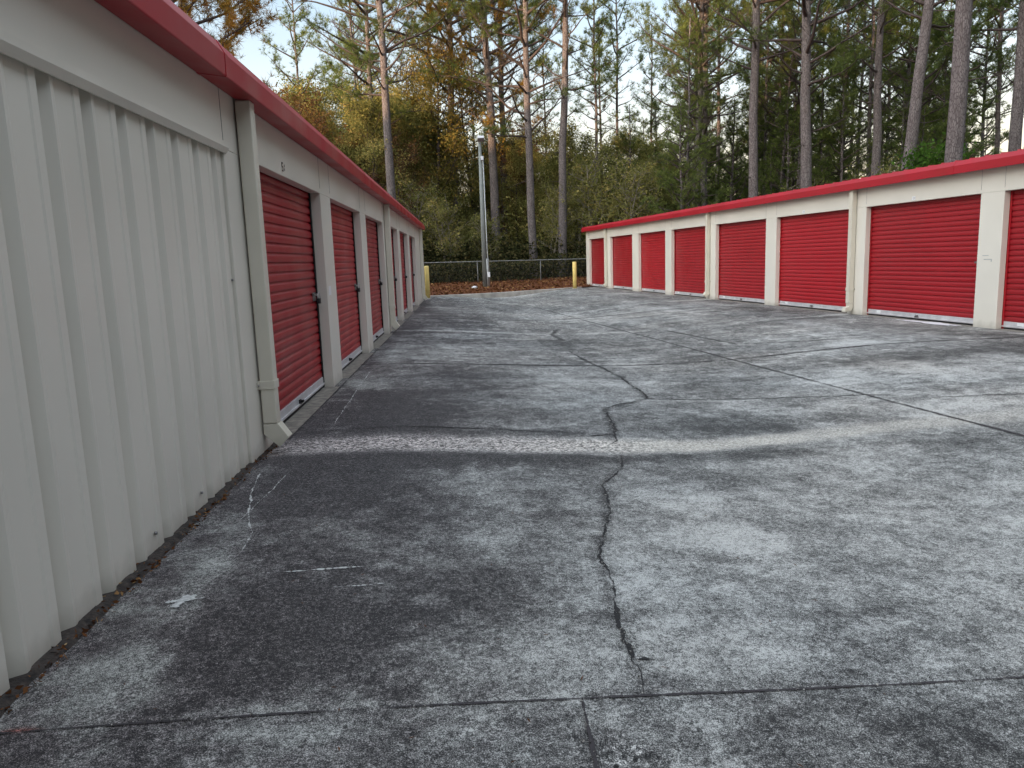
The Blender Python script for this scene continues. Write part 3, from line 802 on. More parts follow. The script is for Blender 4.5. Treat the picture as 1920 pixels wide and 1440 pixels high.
def roll_door(fr, root, a, b, latch_near, latch=True, seed=0, sticker=True, plain_lock=True):
    rs = random.Random(seed)
    v0 = -REC - 0.03
    z0, z1 = 0.115, HEAD + 0.03
    prof = []
    n = 24; p = (z1 - z0) / n
    for i in range(n):
        zb = z0 + i * p
        prof += [(0.0, zb), (0.013, zb + 0.06 * p), (0.0165, zb + 0.22 * p), (0.0165, zb + 0.52 * p), (0.013, zb + 0.70 * p), (0.002, zb + 0.86 * p)]
    prof.append((0, z1))
    mb = MB(); k = 0
    nu = 6
    us = [a - 0.02 + (b - a + 0.04) * i / nu for i in range(nu + 1)]
    sag = [rs.uniform(-0.003, 0.003) for _ in us]
    m = len(prof)
    for u, sg in zip(us, sag):
        for v, z in prof: mb.v.append(tuple(fr.P(u, v0 + v + sg, z)))
    for i in range(nu):
        for j in range(m - 1):
            mb.f.append((i * m + j, (i + 1) * m + j, (i + 1) * m + j + 1, i * m + j + 1)); mb.sm.append(False)
    door = mb.build('door', M_red, root)
    # aluminium bottom rail with its rubber strip
    mb = MB(); fbox(mb, fr, a + 0.002, b - 0.002, v0 - 0.005, v0 + 0.028, 0.028, 0.118)
    fbox(mb, fr, a + 0.002, b - 0.002, v0 + 0.028, v0 + 0.040, 0.035, 0.055)
    rail = mb.build('bottom_rail', M_alu, door, bevel=0.002)
    mb = MB(); fbox(mb, fr, a + 0.004, b - 0.004, v0, v0 + 0.02, -0.01, 0.028); mb.build('rubber_seal', M_black, door)
    # guides at both sides
    for q in (a, b):
        mb = MB()
        s_ = 1 if q == a else -1
        fbox(mb, fr, min(q + 0.001 * s_, q + 0.035 * s_), max(q + 0.001 * s_, q + 0.035 * s_), v0 + 0.022, v0 + 0.029, 0.0, HEAD - 0.001)
        mb.build('side_guide', M_black if fr is FL else M_red, door)
    # foot grip in the middle of the rail
    c = (a + b) / 2
    mb = MB()
    fbox(mb, fr, c - 0.05, c + 0.05, v0 + 0.041, v0 + 0.060, 0.058, 0.066)
    fbox(mb, fr, c - 0.03, c + 0.03, v0 + 0.0285, v0 + 0.041, 0.056, 0.09)
    fbox(mb, fr, c - 0.015, c + 0.015, v0 + 0.041, v0 + 0.07, 0.067, 0.085)
    mb.build('foot_grip', M_steel if fr is FR else M_black, rail)
    if sticker:
        q = b - 0.35 if fr is FR else a + 0.3
        mb = MB(); fbox(mb, fr, q - 0.06, q + 0.06, v0 + 0.0285, v0 + 0.030, 0.066, 0.112); mb.build('sticker', M_sticker, rail)
    if latch:
        u = latch_near; z = 1.0
        mb = MB()
        d = 1 if u > (a + b) / 2 else -1
        fbox(mb, fr, u - 0.10, u + 0.05, v0 + 0.0155, v0 + 0.021, z - 0.045, z + 0.045)      # plate
        fbox(mb, fr, u - 0.08, u + 0.09, v0 + 0.021, v0 + 0.034, z + 0.005, z + 0.030)        # slide bolt
        lat = mb.build('latch', M_steel, door, bevel=0.002)
        if plain_lock:
            mb = MB()
            pts = [fr.P(u - 0.005, v0 + 0.05, z - 0.02), fr.P(u - 0.005, v0 + 0.055, z + 0.03), fr.P(u + 0.015, v0 + 0.065, z + 0.045), fr.P(u + 0.035, v0 + 0.07, z + 0.03), fr.P(u + 0.035, v0 + 0.07, z - 0.02)]
            mb.tube(pts, 0.005, 8)
            sh = mb.build('lock_shackle', M_alu, lat)
            mb = MB(); fbox(mb, fr, u - 0.02, u + 0.05, v0 + 0.040, v0 + 0.075, z - 0.075, z - 0.02); mb.build('padlock', M_black, lat, bevel=0.006)
    return door


def downspout(fr, root, u, w=0.11, d=0.10, bent=1, crushed=False):
    mb = MB()
    top = EAVE - 0.045
    zb = 0.22
    fbox(mb, fr, u - w / 2, u + w / 2, 0.012, 0.012 + d, zb, top)
    sp = mb.build('downspout', M_spout, root, bevel=0.008)
    # shoe kicked outwards at the foot
    mb = MB()
    prof = [(0.012, zb - 0.003), (0.012, zb - 0.075), (0.115, 0.035 + 0.012), (0.185, 0.105 + 0.012), (0.118, zb - 0.003)] if not crushed else \
           [(0.014, zb - 0.003), (0.014, zb - 0.09), (0.05, 0.06), (0.19, 0.05), (0.165, 0.135), (0.09, 0.155), (0.10, zb - 0.003)]
    mb.extrude(prof, u - w / 2 - 0.003, u + w / 2 + 0.003, lambda v, z, uu: fr.P(uu, v, z))
    mb.build('spout_shoe', M_spout, sp, bevel=0.003)
    mb = MB()
    z = 0.50
    fbox(mb, fr, u - w / 2 - 0.006, u + w / 2 + 0.006, 0.001, 0.012 + d + 0.006, z - 0.03, z + 0.03)
    fbox(mb, fr, u - w / 2 - 0.035, u + w / 2 + 0.035, 0.003, 0.006, z - 0.025, z + 0.025)
    mb.build('strap', M_spout, sp, bevel=0.002)
    for s_ in (-1, 1):
        mb = MB(); c = fr.P(u + s_ * (w / 2 + 0.022), 0.006, z); mb.tube([c, c + fr.v * 0.008], 0.008, 8)
        mb.build('screw', M_steel, sp)
    return sp


SEGS = {'1': 'bc', '5': 'afgcd'}


def number_plate(fr, root, u, z, text, h=0.075, plate=True, flip=1):
    mb = MB()
    w = h * 0.55
    n = len(text)
    if plate:
        fbox(mb, fr, u - n * w * 0.8, u + n * w * 0.8, 0.001, 0.003, z - h * 0.65, z + h * 0.65)
        pl = mb.build('number_sticker', M_sticker, root)
    else: pl = root
    t = h * 0.14
    for i, ch in enumerate(text):
        mb = MB()
        c = u + flip * (i - (n - 1) / 2) * w * 1.35
        for s_ in SEGS[ch]:
            x0, x1, zz0, zz1 = {'a': (-.5, .5, .5, .5), 'g': (-.5, .5, 0, 0), 'd': (-.5, .5, -.5, -.5), 'b': (.5, .5, 0, .5), 'c': (.5, .5, -.5, 0),
                                'f': (-.5, -.5, 0, .5), 'e': (-.5, -.5, -.5, 0)}[s_]
            ua, ub = sorted((c + flip * x0 * w * 0.8, c + flip * x1 * w * 0.8))
            fbox(mb, fr, ua - t / 2, ub + t / 2, 0.0035, 0.005, z + zz0 * h * 0.85 - t / 2 + (0.0 if zz0 == zz1 else t), z + zz1 * h * 0.85 + t / 2 - (0.0 if zz0 == zz1 else t))
        mb.build('digit', M_ink, pl)


# left row -------------------------------------------------------
pitchL = 3.10
openL = [(5.86 + i * pitchL, 5.86 + i * pitchL + 2.50) for i in range(6)]
inL = (5.10 - 6.2, 5.10)
endL = 26.75
rootL = empty('storage_building', (-1.5, 15, 0), 'beige steel storage row on the left with dark red doors and corrugated near wall', 'building')
facade(FL, rootL, [inL] + openL, -4.0, endL, 9.0)
gutter(FL, rootL, -4.0, endL + 0.12, 9.0, [1.2, 4.7, 10.9, 17.1, 23.3])
for i, (a, b) in enumerate(openL):
    roll_door(FL, rootL, a, b, b - 0.12, seed=i + 1, sticker=False)
# concrete sill strip in front of the doors
for a, b in openL:
    mb = MB(); fbox(mb, FL, a + 0.01, b - 0.01, -REC + 0.002, 0.07, -0.06, 0.0035); mb.build('door_sill', M_sill, rootL)
# corrugated infill panel
mb = MB(); prof = []
per = 0.3175
sharp = 5.21
v_hi, v_lo = -0.018, -0.078
k = int((sharp - inL[0]) / per)
for i in range(-k, 1):
    e = sharp + i * per - 0.012
    s0 = e - per
    prof += [(s0 + 0.004, v_lo), (s0 + 0.034, v_lo), (s0 + 0.082, v_hi - 0.004), (s0 + 0.090, v_hi + 0.004), (s0 + 0.108, v_hi + 0.004), (s0 + 0.135, v_hi - 0.006), (e - 0.055, v_hi - 0.006), (e - 0.046, v_hi), (e, v_hi)]
prof = [(min(u, inL[1] - 0.004), v) for u, v in prof if u > inL[0]]
m = len(prof)
for z in (-0.02, HEAD - 0.004):
    for u, v in prof: mb.v.append(tuple(FL.P(u, v, z)))
for i in range(m - 1):
    mb.f.append((i, i + 1, m + i + 1, m + i)); mb.sm.append(False)
cp = mb.build('corrugated_panel', M_wall, rootL, bevel=0.0)
for y_, z_ in ((inL[1] - 0.02, 1.25), (sharp - per * 3 - 0.1, 0.1), (sharp - per * 5 - 0.1, 0.1)):
    mb = MB(); c = FL.P(y_, v_hi - 0.002, z_); mb.tube([c, c + Vector((0.010, 0, 0))], 0.008, 8); mb.build('screw', M_steel, cp)
# head flashing over the corrugated panel
mb = MB()
mb.extrude([(0.0005, HEAD - 0.03), (0.010, HEAD - 0.03), (0.030, HEAD + 0.002), (0.030, HEAD + 0.012), (0.010, HEAD + 0.020), (0.010, HEAD + 0.045), (0.0005, HEAD + 0.047)], -4.0, inL[1] + 0.02, lambda v, z, u: FL.P(u, v, z))
mb.build('head_flashing', M_trim, rootL)
for u in (5.42, 5.42 + 3 * pitchL + 0.12, 26.05 - 0.02):
    downspout(FL, rootL, u if u > 6 else 5.45)
number_plate(FL, rootL, 6.72, HEAD + 0.075, '51', plate=False)
# label gum on the first pier
mb = MB(); fbox(mb, FL, 8.46, 8.60, 0.001, 0.002, 1.0, 1.10); mb.build('worn_sticker', M_sticker, rootL)

# right row ------------------------------------------------------
openR = [(7.45 - 3.3, 7.45 - 0.6), (7.45, 10.23), (10.69, 13.54), (14.04, 16.92), (17.42, 20.23), (20.85, 23.51), (24.05, 26.68), (27.37, 30.09), (30.78, 33.23)]
endR = 33.75
rootR = empty('storage_building', FR.P(18, 0, 0), 'cream steel storage row on the right with bright red roll-up doors', 'building')
facade(FR, rootR, openR, 3.0, endR, 6.1)
gutter(FR, rootR, 3.0, endR + 0.15, 6.1, [5.0, 11.1, 17.2, 23.3, 29.4])
for i, (a, b) in enumerate(openR):
    roll_door(FR, rootR, a, b, a + 0.08, latch=True, plain_lock=False, seed=i + 20)
for a, b in openR:
    mb = MB(); fbox(mb, FR, a + 0.01, b - 0.01, -REC + 0.002, 0.05, -0.06, 0.0035); mb.build('door_sill', M_sill, rootR)
downspout(FR, rootR, 13.88, crushed=True)
downspout(FR, rootR, 20.62)
downspout(FR, rootR, 30.55)
mb = MB()
for u, w in ((12.3, 0.06), (15.9, 0.04)):
    pass
number_plate(FR, rootR, 12.22, HEAD + 0.055, '11', h=0.05, flip=-1)
number_plate(FR, rootR, 15.75, HEAD + 0.055, '11', h=0.05, flip=-1)
mb = MB()
fbox(mb, FR, 33.18, 33.24, 0.001, 0.003, HEAD + 0.03, EAVE - 0.08); mb.build('sticker', M_sticker, rootR)
for z in (HEAD + 0.07, HEAD + 0.15, HEAD + 0.23):
    mb = MB(); fbox(mb, FR, 33.20, 33.26, 0.0035, 0.005, z, z + 0.05); mb.build('black_marking', M_ink, rootR)
# paint rub marks on the pier
for (u, z, w, h) in ((10.52, 1.12, 0.12, 0.01), (10.47, 1.06, 0.16, 0.012), (10.40, 1.03, 0.02, 0.03)):
    mb = MB(); fbox(mb, FR, u - w / 2, u + w / 2, 0.0005, 0.0015, z, z + h); mb.build('scuff_mark', M_galv, rootR)
# spilled white paint in front of the third door
mb = MB(); rs = random.Random(5)
pts = []
for i in range(26):
    t = 2 * pi * i / 26
    r = 1 + rs.uniform(-0.22, 0.22)
    pts.append(FR.P(11.55 + 0.75 * r * cos(t), 0.13 + (0.085 + 0.05 * (cos(t) < 0)) * r * sin(t), 0))
mb.v = [(p.x, p.y, gzf(p.x, p.y) + 0.010) for p in pts]; mb.f = [tuple(range(26))]; mb.sm = [False]
tag(mb.build('paint_spill', M_white), 'flat white paint spill on the concrete below a right-hand door', 'paint spill')

# ---------------------------------------------------------------- debris along the left wall
rs = np.random.RandomState(3)
ys = np.arange(-1.0, 5.75, 0.02); n = len(ys)
cross = [(-1.63, 0.005), (-1.56, 0.014), (-1.50, 0.016), (-1.478, 0.008), (-1.468, -0.002)]
V = []
for x, z in cross:
    wob = 0.018 * (fbm(ys, ys * 0 + x, 6, 4, 90) - 0.5) * 2
    V.append(np.column_stack([x + wob * (x > -1.6) + 0.02 * (2.7 - ys).clip(0, 1.2) * 0, ys, z * (0.6 + 1.2 * fbm(ys, ys * 0 + x * 9, 9, 4, 91))]))
V = np.vstack(V); ii = np.arange(len(cross) * n).reshape(len(cross), n)
F = np.stack([ii[:-1, :-1], ii[:-1, 1:], ii[1:, 1:], ii[1:, :-1]], -1).reshape(-1, 4)
tag(np_mesh('gutter_dirt', V, F, M_dirt, smooth=True), 'line of dark damp dirt along the foot of the left wall', 'dirt', kind='stuff')


def quads(C, size, rs, flat=0.0, aspect=1.6):
    """random little leaf quads around centres C"""
    n = len(C)
    a = rs.randn(n, 3); a[:, 2] *= (1 - flat); a /= np.linalg.norm(a, axis=1)[:, None]
    b = rs.randn(n, 3); b[:, 2] *= (1 - flat)
    b -= a * (a * b).sum(1)[:, None]; b /= np.linalg.norm(b, axis=1)[:, None]
    s = np.asarray(size)[:, None] if np.ndim(size) else np.full((n, 1), size)
    a = a * s * aspect / 2; b = b * s / 2
    V = np.stack([C - a, C + b * 0.9 - a * 0.1, C + a, C - b * 0.9 - a * 0.1], 1).reshape(-1, 3)
    F = np.arange(4 * n).reshape(n, 4)
    return V, F


C = np.column_stack([rs.uniform(-1.6, -1.44, 900), rs.uniform(1.5, 5.7, 900), rs.uniform(0.006, 0.02, 900)])
V, F = quads(C, rs.uniform(0.008, 0.022, 900), rs, flat=0.6)
tag(np_mesh('leaf_litter', V, F, M_litter, rnd=np.repeat(rs.rand(900) ** 1.5, 4)), 'scattered leaf bits and chips in the dirt along the left wall', 'leaf litter', kind='stuff')
V, F = quads(CRUMBS, rsk.uniform(0.002, 0.009, len(CRUMBS)), rsk, flat=0.5, aspect=1.3)
tag(np_mesh('concrete_crumbs', V, F, M_crumb, rnd=np.repeat(rsk.rand(len(CRUMBS)), 4)), 'small broken concrete crumbs lying along the crack and joint', 'debris', kind='stuff')
# loose needles and crumbs on the slab
C = []
for i in range(420):
    y = 1.7 + rs.rand() ** 1.6 * 14; x = rs.uniform(-1.35, 7)
    C.append((x, y, gzf(x, y) + 0.008))
C = np.array(C)
V, F = quads(C, rs.uniform(0.002, 0.007, len(C)), rs, flat=0.97, aspect=4)
tag(np_mesh('fallen_twigs', V, F, M_litter, rnd=np.repeat(rs.rand(len(C)) * 0.5, 4)), 'thin fallen needles and crumbs scattered over the concrete', 'debris', kind='stuff')
# leaf litter on the mulch bed
x = rs.uniform(-6, 9, 6000); y = rs.uniform(29.8, 45.5, 6000); keep = y > np.interp(x, kx, ky) + 0.25
x, y = x[keep], y[keep]
C = np.column_stack([x, y, ground_z(x, y) + 0.035])
V, F = quads(C, rs.uniform(0.04, 0.11, len(C)), rs, flat=0.5)
tag(np_mesh('leaf_litter', V, F, M_litter, rnd=np.repeat(rs.rand(len(C)), 4)), 'brown fallen leaves scattered over the pine straw bed', 'leaf litter', kind='stuff')

# ---------------------------------------------------------------- bollards
def bollard(x, y, z, h, label):
    r = empty('bollard', (x, y, z), label, 'bollard', 'yellow bollards at the far corners of the yard')
    mb = MB(); mb.tube([(x, y, z - 0.15), (x, y, z + h - 0.03), (x, y, z + h - 0.01), (x, y, z + h)], [0.085, 0.085, 0.08, 0.05], 20); mb.build('post', M_yellow, r)
    mb = MB(); mb.tube([(x, y, z - 0.1), (x, y, z + 0.012)], [0.14, 0.13], 16); mb.build('footing', M_curb, r)


bollard(-1.42, 28.4, 0.0, 1.19, 'yellow steel bollard at the far end of the left storage row')
bollard(4.62, 32.2, 0.0, 1.13, 'yellow steel bollard standing by the far corner of the right storage row')

# ---------------------------------------------------------------- lamp pole
lp = (0.90, 35.5)
lz = float(ground_z(np.array(lp[0]), np.array(lp[1])))
r = empty('lamp_pole', (lp[0], lp[1], lz), 'tall leaning grey light pole with conduit standing in the pine straw bed', 'lamp pole')
tip = (0.92 - 0.02, lp[1], 6.55)
mb = MB(); mb.tube([(lp[0], lp[1], lz - 0.2), ((lp[0] + tip[0]) / 2, lp[1], 3.2), tip], [0.115, 0.095, 0.07], 14); mb.build('pole', M_wood_pole, r)
mb = MB(); mb.tube([(lp[0] + 0.13, lp[1] - 0.14, lz - 0.1), (lp[0] + 0.12, lp[1] - 0.14, 1.4)], 0.03, 8); mb.build('conduit', M_galv, r)
mb = MB()
mb.tube([(lp[0] + 0.20, lp[1] - 0.06, lz - 0.1), (lp[0] + 0.185, lp[1] - 0.06, 1.3), (lp[0] + 0.15, lp[1] - 0.08, 1.6), (tip[0] + 0.12, lp[1] - 0.06, 5.9)], 0.026, 8)
mb.build('conduit', M_galv, r)
mb = MB(); mb.box((tip[0] + 0.02, lp[1] - 0.2, 5.78), (tip[0] + 0.14, lp[1] - 0.1, 5.95)); mb.build('junction_box', M_white, r, bevel=0.01)
mb = MB(); mb.box((lp[0] + 0.12, lp[1] - 0.22, 0.55), (lp[0] + 0.24, lp[1] - 0.12, 0.78)); mb.build('switch_box', M_white, r, bevel=0.01)
mb = MB(); mb.tube([(tip[0], lp[1], 6.5), (tip[0] + 0.03, lp[1] - 0.15, 6.62), (tip[0] + 0.05, lp[1] - 0.3, 6.62)], 0.03, 8); br = mb.build('bracket', M_galv, r)
mb = MB()
T = Matrix.Translation((tip[0] + 0.05, lp[1] - 0.45, 6.66)) @ Matrix.Rotation(radians(-35), 4, 'X')
mb.box((-0.15, -0.13, -0.08), (0.15, 0.13, 0.08), T)
fl = mb.build('floodlight', M_steel, r, bevel=0.03)
mb = MB(); mb.box((-0.13, -0.1335, -0.06), (0.13, -0.1305, 0.06), T); mb.build('lens', M_alu, fl)

# white scrap on the straw
mb = MB(); x, y = 0.38, 34.2; z = float(ground_z(np.array(x), np.array(y)))
T = Matrix.Translation((x, y, z + 0.10)) @ Matrix.Rotation(0.5, 4, 'Z')
prev = None
ring = []
for i, (zz, rr) in enumerate(((-0.08, 0.04), (-0.05, 0.09), (0.0, 0.10), (0.03, 0.06), (0.05, 0.02))):
    for a in range(9):
        t = 2 * pi * a / 9; q = rr * (1 + 0.25 * sin(3 * t + i))
        mb.v.append(tuple(T @ Vector((q * 1.3 * cos(t), q * sin(t), zz))))
for i in range(4):
    for a in range(9):
        c = (a + 1) % 9; mb.f.append((i * 9 + a, i * 9 + c, i * 9 + 9 + c, i * 9 + 9 + a)); mb.sm.append(True)
mb.f.append(tuple(range(36, 45))); mb.sm.append(True)
tag(mb.build('litter', M_white), 'crumpled white scrap lying on the pine straw left of the light pole', 'litter')

# ---------------------------------------------------------------- chain link fence
fy = 40.0
rf = empty('chain_link_fence', (0, fy, 0), 'low grey chain link fence in front of the dark woods', 'fence')
x0, x1 = -12.0, 9.4
zt = lambda x: np.interp(x, [-2, 6, 9.4], [1.30, 1.22, 1.20])
zb = lambda x: float(ground_z(np.array(x), np.array(fy))) + 0.02
mb = MB(); mb.tube([(x, fy, float(zt(x))) for x in np.linspace(x0, x1, 9)], 0.020, 8); mb.build('top_rail', M_rail, rf)
for x in (-11.0, -8.1, -5.2, -2.3, 1.0 - 0.35, 4.05 - 0.1, 7.0, 9.3):
    mb = MB(); mb.tube([(x, fy + 0.03, zb(x) - 0.2), (x, fy + 0.03, float(zt(x)) + 0.03)], 0.026, 8); mb.build('post', M_rail, rf)
VV, FF = [], []
gap = 0.075; hh = 1.22
k = 0
for s_ in (-1, 1):
    for xs in np.arange(x0 - hh, x1 + hh, gap):
        a, b = (xs, xs + hh) if s_ > 0 else (xs + hh, xs)
        if min(a, b) < x0 or max(a, b) > x1: continue
        za, zz = zb(a), float(zt(b))
        w = 0.0016
        dy = 0.004 * s_
        for (dx, dyy) in ((w, 0), (0, w)):
            VV += [(a - dx, fy + dy - dyy, za), (a + dx, fy + dy + dyy, za), (b + dx, fy + dy + dyy, zz), (b - dx, fy + dy - dyy, zz)]
            FF.append((k, k + 1, k + 2, k + 3)); k += 4
np_mesh('wire_mesh', np.array(VV) - np.array([0, fy, 0]), FF, M_wire, parent=rf)

# ---------------------------------------------------------------- vegetation builders
def wood_mesh(tr, wood, n1, bark, twig):
    V1, F1 = tubes_np(tr, n1); V2, F2 = tubes_np(wood, 4)
    me = np_mesh('trunk', np.vstack([V1, V2]), np.vstack([F1, F2 + len(V1)]), bark, smooth=True, link=False)
    me.materials.append(twig)
    me.polygons.foreach_set('material_index', np.concatenate([np.zeros(len(F1), np.int32), np.ones(len(F2), np.int32)]))
    return me


def tubes_np(paths, n=5):
    """paths: list of (pts (k,3), radii (k,)) -> V,F"""
    Vs, Fs, off = [], [], 0
    an = np.linspace(0, 2 * pi, n, endpoint=False)
    for P, R in paths:
        P = np.asarray(P, float); R = np.asarray(R, float)
        T = np.gradient(P, axis=0); T /= np.linalg.norm(T, axis=1)[:, None] + 1e-9
        ref = np.array([0.3, 0.9, 0.25]) if abs(T[0] @ np.array([0.3, 0.9, 0.25])) < 0.85 else np.array([0.9, -0.2, 0.1])
        U = np.cross(T, ref); U /= np.linalg.norm(U, axis=1)[:, None]; W = np.cross(T, U)
        ring = P[:, None] + R[:, None, None] * (U[:, None] * np.cos(an)[None, :, None] + W[:, None] * np.sin(an)[None, :, None])
        k = len(P); Vs.append(ring.reshape(-1, 3)); i = off + np.arange(k * n).reshape(k, n)
        j = np.roll(i, -1, 1)
        Fs.append(np.stack([i[:-1], j[:-1], j[1:], i[1:]], -1).reshape(-1, 4)); off += k * n
    return np.vstack(Vs), np.vstack(Fs)


def needles(C, D, rs, per=14, ln=0.24, wd=0.018):
    """radiating tufts at C pointing roughly along D; triangles"""
    n = len(C)
    d = rs.randn(n, per, 3); d /= np.linalg.norm(d, axis=2)[..., None]
    d = d + D[:, None] * 0.7; d /= np.linalg.norm(d, axis=2)[..., None]
    L = ln * rs.uniform(0.7, 1.15, (n, per, 1))
    s = np.cross(d, rs.randn(n, per, 3)); s /= np.linalg.norm(s, axis=2)[..., None]
    c = C[:, None] + d * 0.015
    V = np.stack([c - s * wd / 2, c + s * wd / 2, c + d * L], 2).reshape(-1, 3)
    F = np.arange(n * per * 3).reshape(-1, 3)
    base = rs.rand(n)
    r = np.clip(base[:, None] * 0.7 + rs.rand(n, per) * 0.3, 0, 1)
    return V, F, np.repeat(r.ravel(), 3)


def curve(start, d, L, rs, k=6, up=0.0, wob=0.12):
    P = [np.array(start, float)]; d = np.array(d, float)
    for i in range(k - 1):
        d = d + rs.randn(3) * wob; d[2] += up / (k - 1); d /= np.linalg.norm(d)
        P.append(P[-1] + d * L / (k - 1))
    return np.array(P)


def make_pine(seed, H, r0, crown0, Lmax, nbr, dens=1.0, tuft=0.26, gold=False, bare=0.3, per=14, wd=0.018, conical=False):
    rs = np.random.RandomState(seed)
    zs = np.linspace(0, H, 14)
    bend = np.cumsum(rs.randn(14, 2) * 0.035, 0); bend -= bend[0]
    tr = np.column_stack([bend, zs]); rad = r0 * (1 - 0.72 * (zs / H) ** 1.1) ; rad[0] *= 1.25
    at = lambda z: np.array([np.interp(z, zs, tr[:, 0]), np.interp(z, zs, tr[:, 1]), z])
    wood = []; tc, td = [], []
    # dead stubs below the crown
    for i in range(int(9 * bare)):
        z = rs.uniform(crown0 * 0.45, crown0); a = rs.rand() * 2 * pi
        wood.append((curve(at(z), (cos(a), sin(a), 0.15), rs.uniform(0.4, 1.8), rs, 5, up=-0.1), np.linspace(0.022, 0.008, 5)))
    for i in range(nbr):
        f = (i + rs.rand()) / nbr
        z = crown0 + f * (H - crown0 - 0.3)
        a = i * 2.4 + rs.rand() * 0.9
        if conical: L = Lmax * (1 - f) ** 0.8 * rs.uniform(0.7, 1.1) + 0.3
        else: L = Lmax * (0.55 + 1.1 * f * (1 - f) * 2 - 0.35 * f) * rs.uniform(0.6, 1.15)
        el = rs.uniform(-0.05, 0.45) + 0.5 * f
        P = curve(at(z), (cos(a), sin(a), el), L, rs, 8, up=0.35, wob=0.10)
        wood.append((P, np.linspace(0.020 + 0.015 * L, 0.012, 8)))
        leafless = (not conical) and f < bare and rs.rand() < 0.55
        ns = int(3 + L * 2.0)
        for s_ in range(ns):
            t = rs.uniform(0.25, 1.0); q = t * 7; j = min(int(q), 6); p = P[j] + (P[j + 1] - P[j]) * (q - j)
            dd = (P[j + 1] - P[j]); dd /= np.linalg.norm(dd)
            side = np.cross(dd, [0, 0, 1]) * rs.choice([-1, 1]); v = dd * 0.7 + side * 0.7 + rs.randn(3) * 0.25 + np.array([0, 0, 0.2])
            l2 = L * rs.uniform(0.18, 0.38)
            S = curve(p, v / np.linalg.norm(v), l2, rs, 5, up=0.4, wob=0.2)
            wood.append((S, np.linspace(0.012, 0.005, 5)))
            if leafless:
                for _ in range(2):
                    v2 = rs.randn(3); v2[2] = abs(v2[2]) * 0.4
                    wood.append((curve(S[2], v2 / np.linalg.norm(v2), l2 * 0.5, rs, 4, up=0.5, wob=0.2), np.linspace(0.007, 0.003, 4)))
                continue
            nt = max(2, int(l2 * 7.0 * dens + 2))
            for _ in range(nt):
                u = rs.uniform(0.35, 1.0) * 4; jj = min(int(u), 3)
                c = S[jj] + (S[jj + 1] - S[jj]) * (u - jj) + rs.randn(3) * 0.10
                tc.append(c); e = S[jj + 1] - S[jj]; td.append(e / np.linalg.norm(e))
    V, F, r = needles(np.array(tc), np.array(td), rs, per=per, ln=tuft, wd=wd)
    nm = M_needle_sun_tint if gold else M_needle
    return (wood_mesh([(tr, rad)], wood, 12, M_bark, M_twig),
            np_mesh('crown', V, F, nm, rnd=r, link=False))


def make_broadleaf(seed, H, spread, nleaf, mat, size=0.09, low=0.12, stems=1, bark=None, sparse=False):
    rs = np.random.RandomState(seed)
    trunks, wood, tips = [], [], []
    for s_ in range(stems):
        a = rs.rand() * 2 * pi
        P = curve((rs.randn() * 0.08 * stems, rs.randn() * 0.08 * stems, 0), (0.12 * cos(a) * (stems > 1), 0.12 * sin(a) * (stems > 1), 1), H * 0.93, rs, 10, wob=0.05)
        trunks.append((P, np.linspace(0.011 * H + 0.02, 0.012, 10)))
        nb = int(26 / stems) + 6
        for i in range(nb):
            f = low + (1 - low) * (i + rs.rand()) / nb
            q = f * 9; j = min(int(q), 8); p = P[j] + (P[j + 1] - P[j]) * (q - j)
            a = i * 2.4 + rs.rand()
            L = spread * (0.45 + 1.3 * math.sqrt(max(0.02, f * (1.02 - f)))) * rs.uniform(0.6, 1.1)
            B = curve(p, (cos(a), sin(a), rs.uniform(0.3, 1.0)), L, rs, 6, up=0.3, wob=0.16)
            wood.append((B, np.linspace(0.01 + 0.008 * L, 0.006, 6)))
            for k in range(5):
                t = rs.uniform(0.3, 1) * 5; jj = min(int(t), 4); p2 = B[jj] + (B[jj + 1] - B[jj]) * (t - jj)
                v = rs.randn(3); v[2] = abs(v[2]) * 0.6
                S = curve(p2, v / np.linalg.norm(v), L * rs.uniform(0.25, 0.5), rs, 5, up=0.2, wob=0.25)
                wood.append((S, np.linspace(0.008, 0.003, 5))); tips.append(S)
    T = np.array(tips); n = len(T)
    pick = rs.randint(0, n, nleaf); u = rs.uniform(0.2, 1, nleaf) * 4; j = np.minimum(u.astype(int), 3)
    C = T[pick, j] + (T[pick, j + 1] - T[pick, j]) * (u - j)[:, None] + rs.randn(nleaf, 3) * (0.16 if sparse else 0.24)
    V, F = quads(C, size * rs.uniform(0.6, 1.3, nleaf), rs)
    rn = np.clip(0.55 * rs.rand(n)[pick] + 0.45 * rs.rand(nleaf), 0, 1)
    return (wood_mesh(trunks, wood, 8, bark or M_twig, bark or M_twig),
            np_mesh('crown', V, F, mat, rnd=np.repeat(rn, 4), link=False))


def plant(name, meshes, x, y, z, label, cat, group=None, rot=0.0, sc=1.0, lean=(0, 0), bark=None):
    r = bpy.data.objects.new(name, None); col.objects.link(r)
    r.location = (x, y, z); r.scale = (sc, sc, sc)
    r.rotation_euler = (Matrix.Rotation(lean[0], 3, 'Y') @ Matrix.Rotation(-lean[1], 3, 'X') @ Matrix.Rotation(rot, 3, 'Z')).to_euler()
    tag(r, label, cat, group)
    for nm, me in zip(('trunk', 'crown'), meshes):
        o = bpy.data.objects.new(nm, me); col.objects.link(o); o.parent = r
    return r


GZ = lambda x, y: float(ground_z(np.array(float(x)), np.array(float(y)))) - 0.05

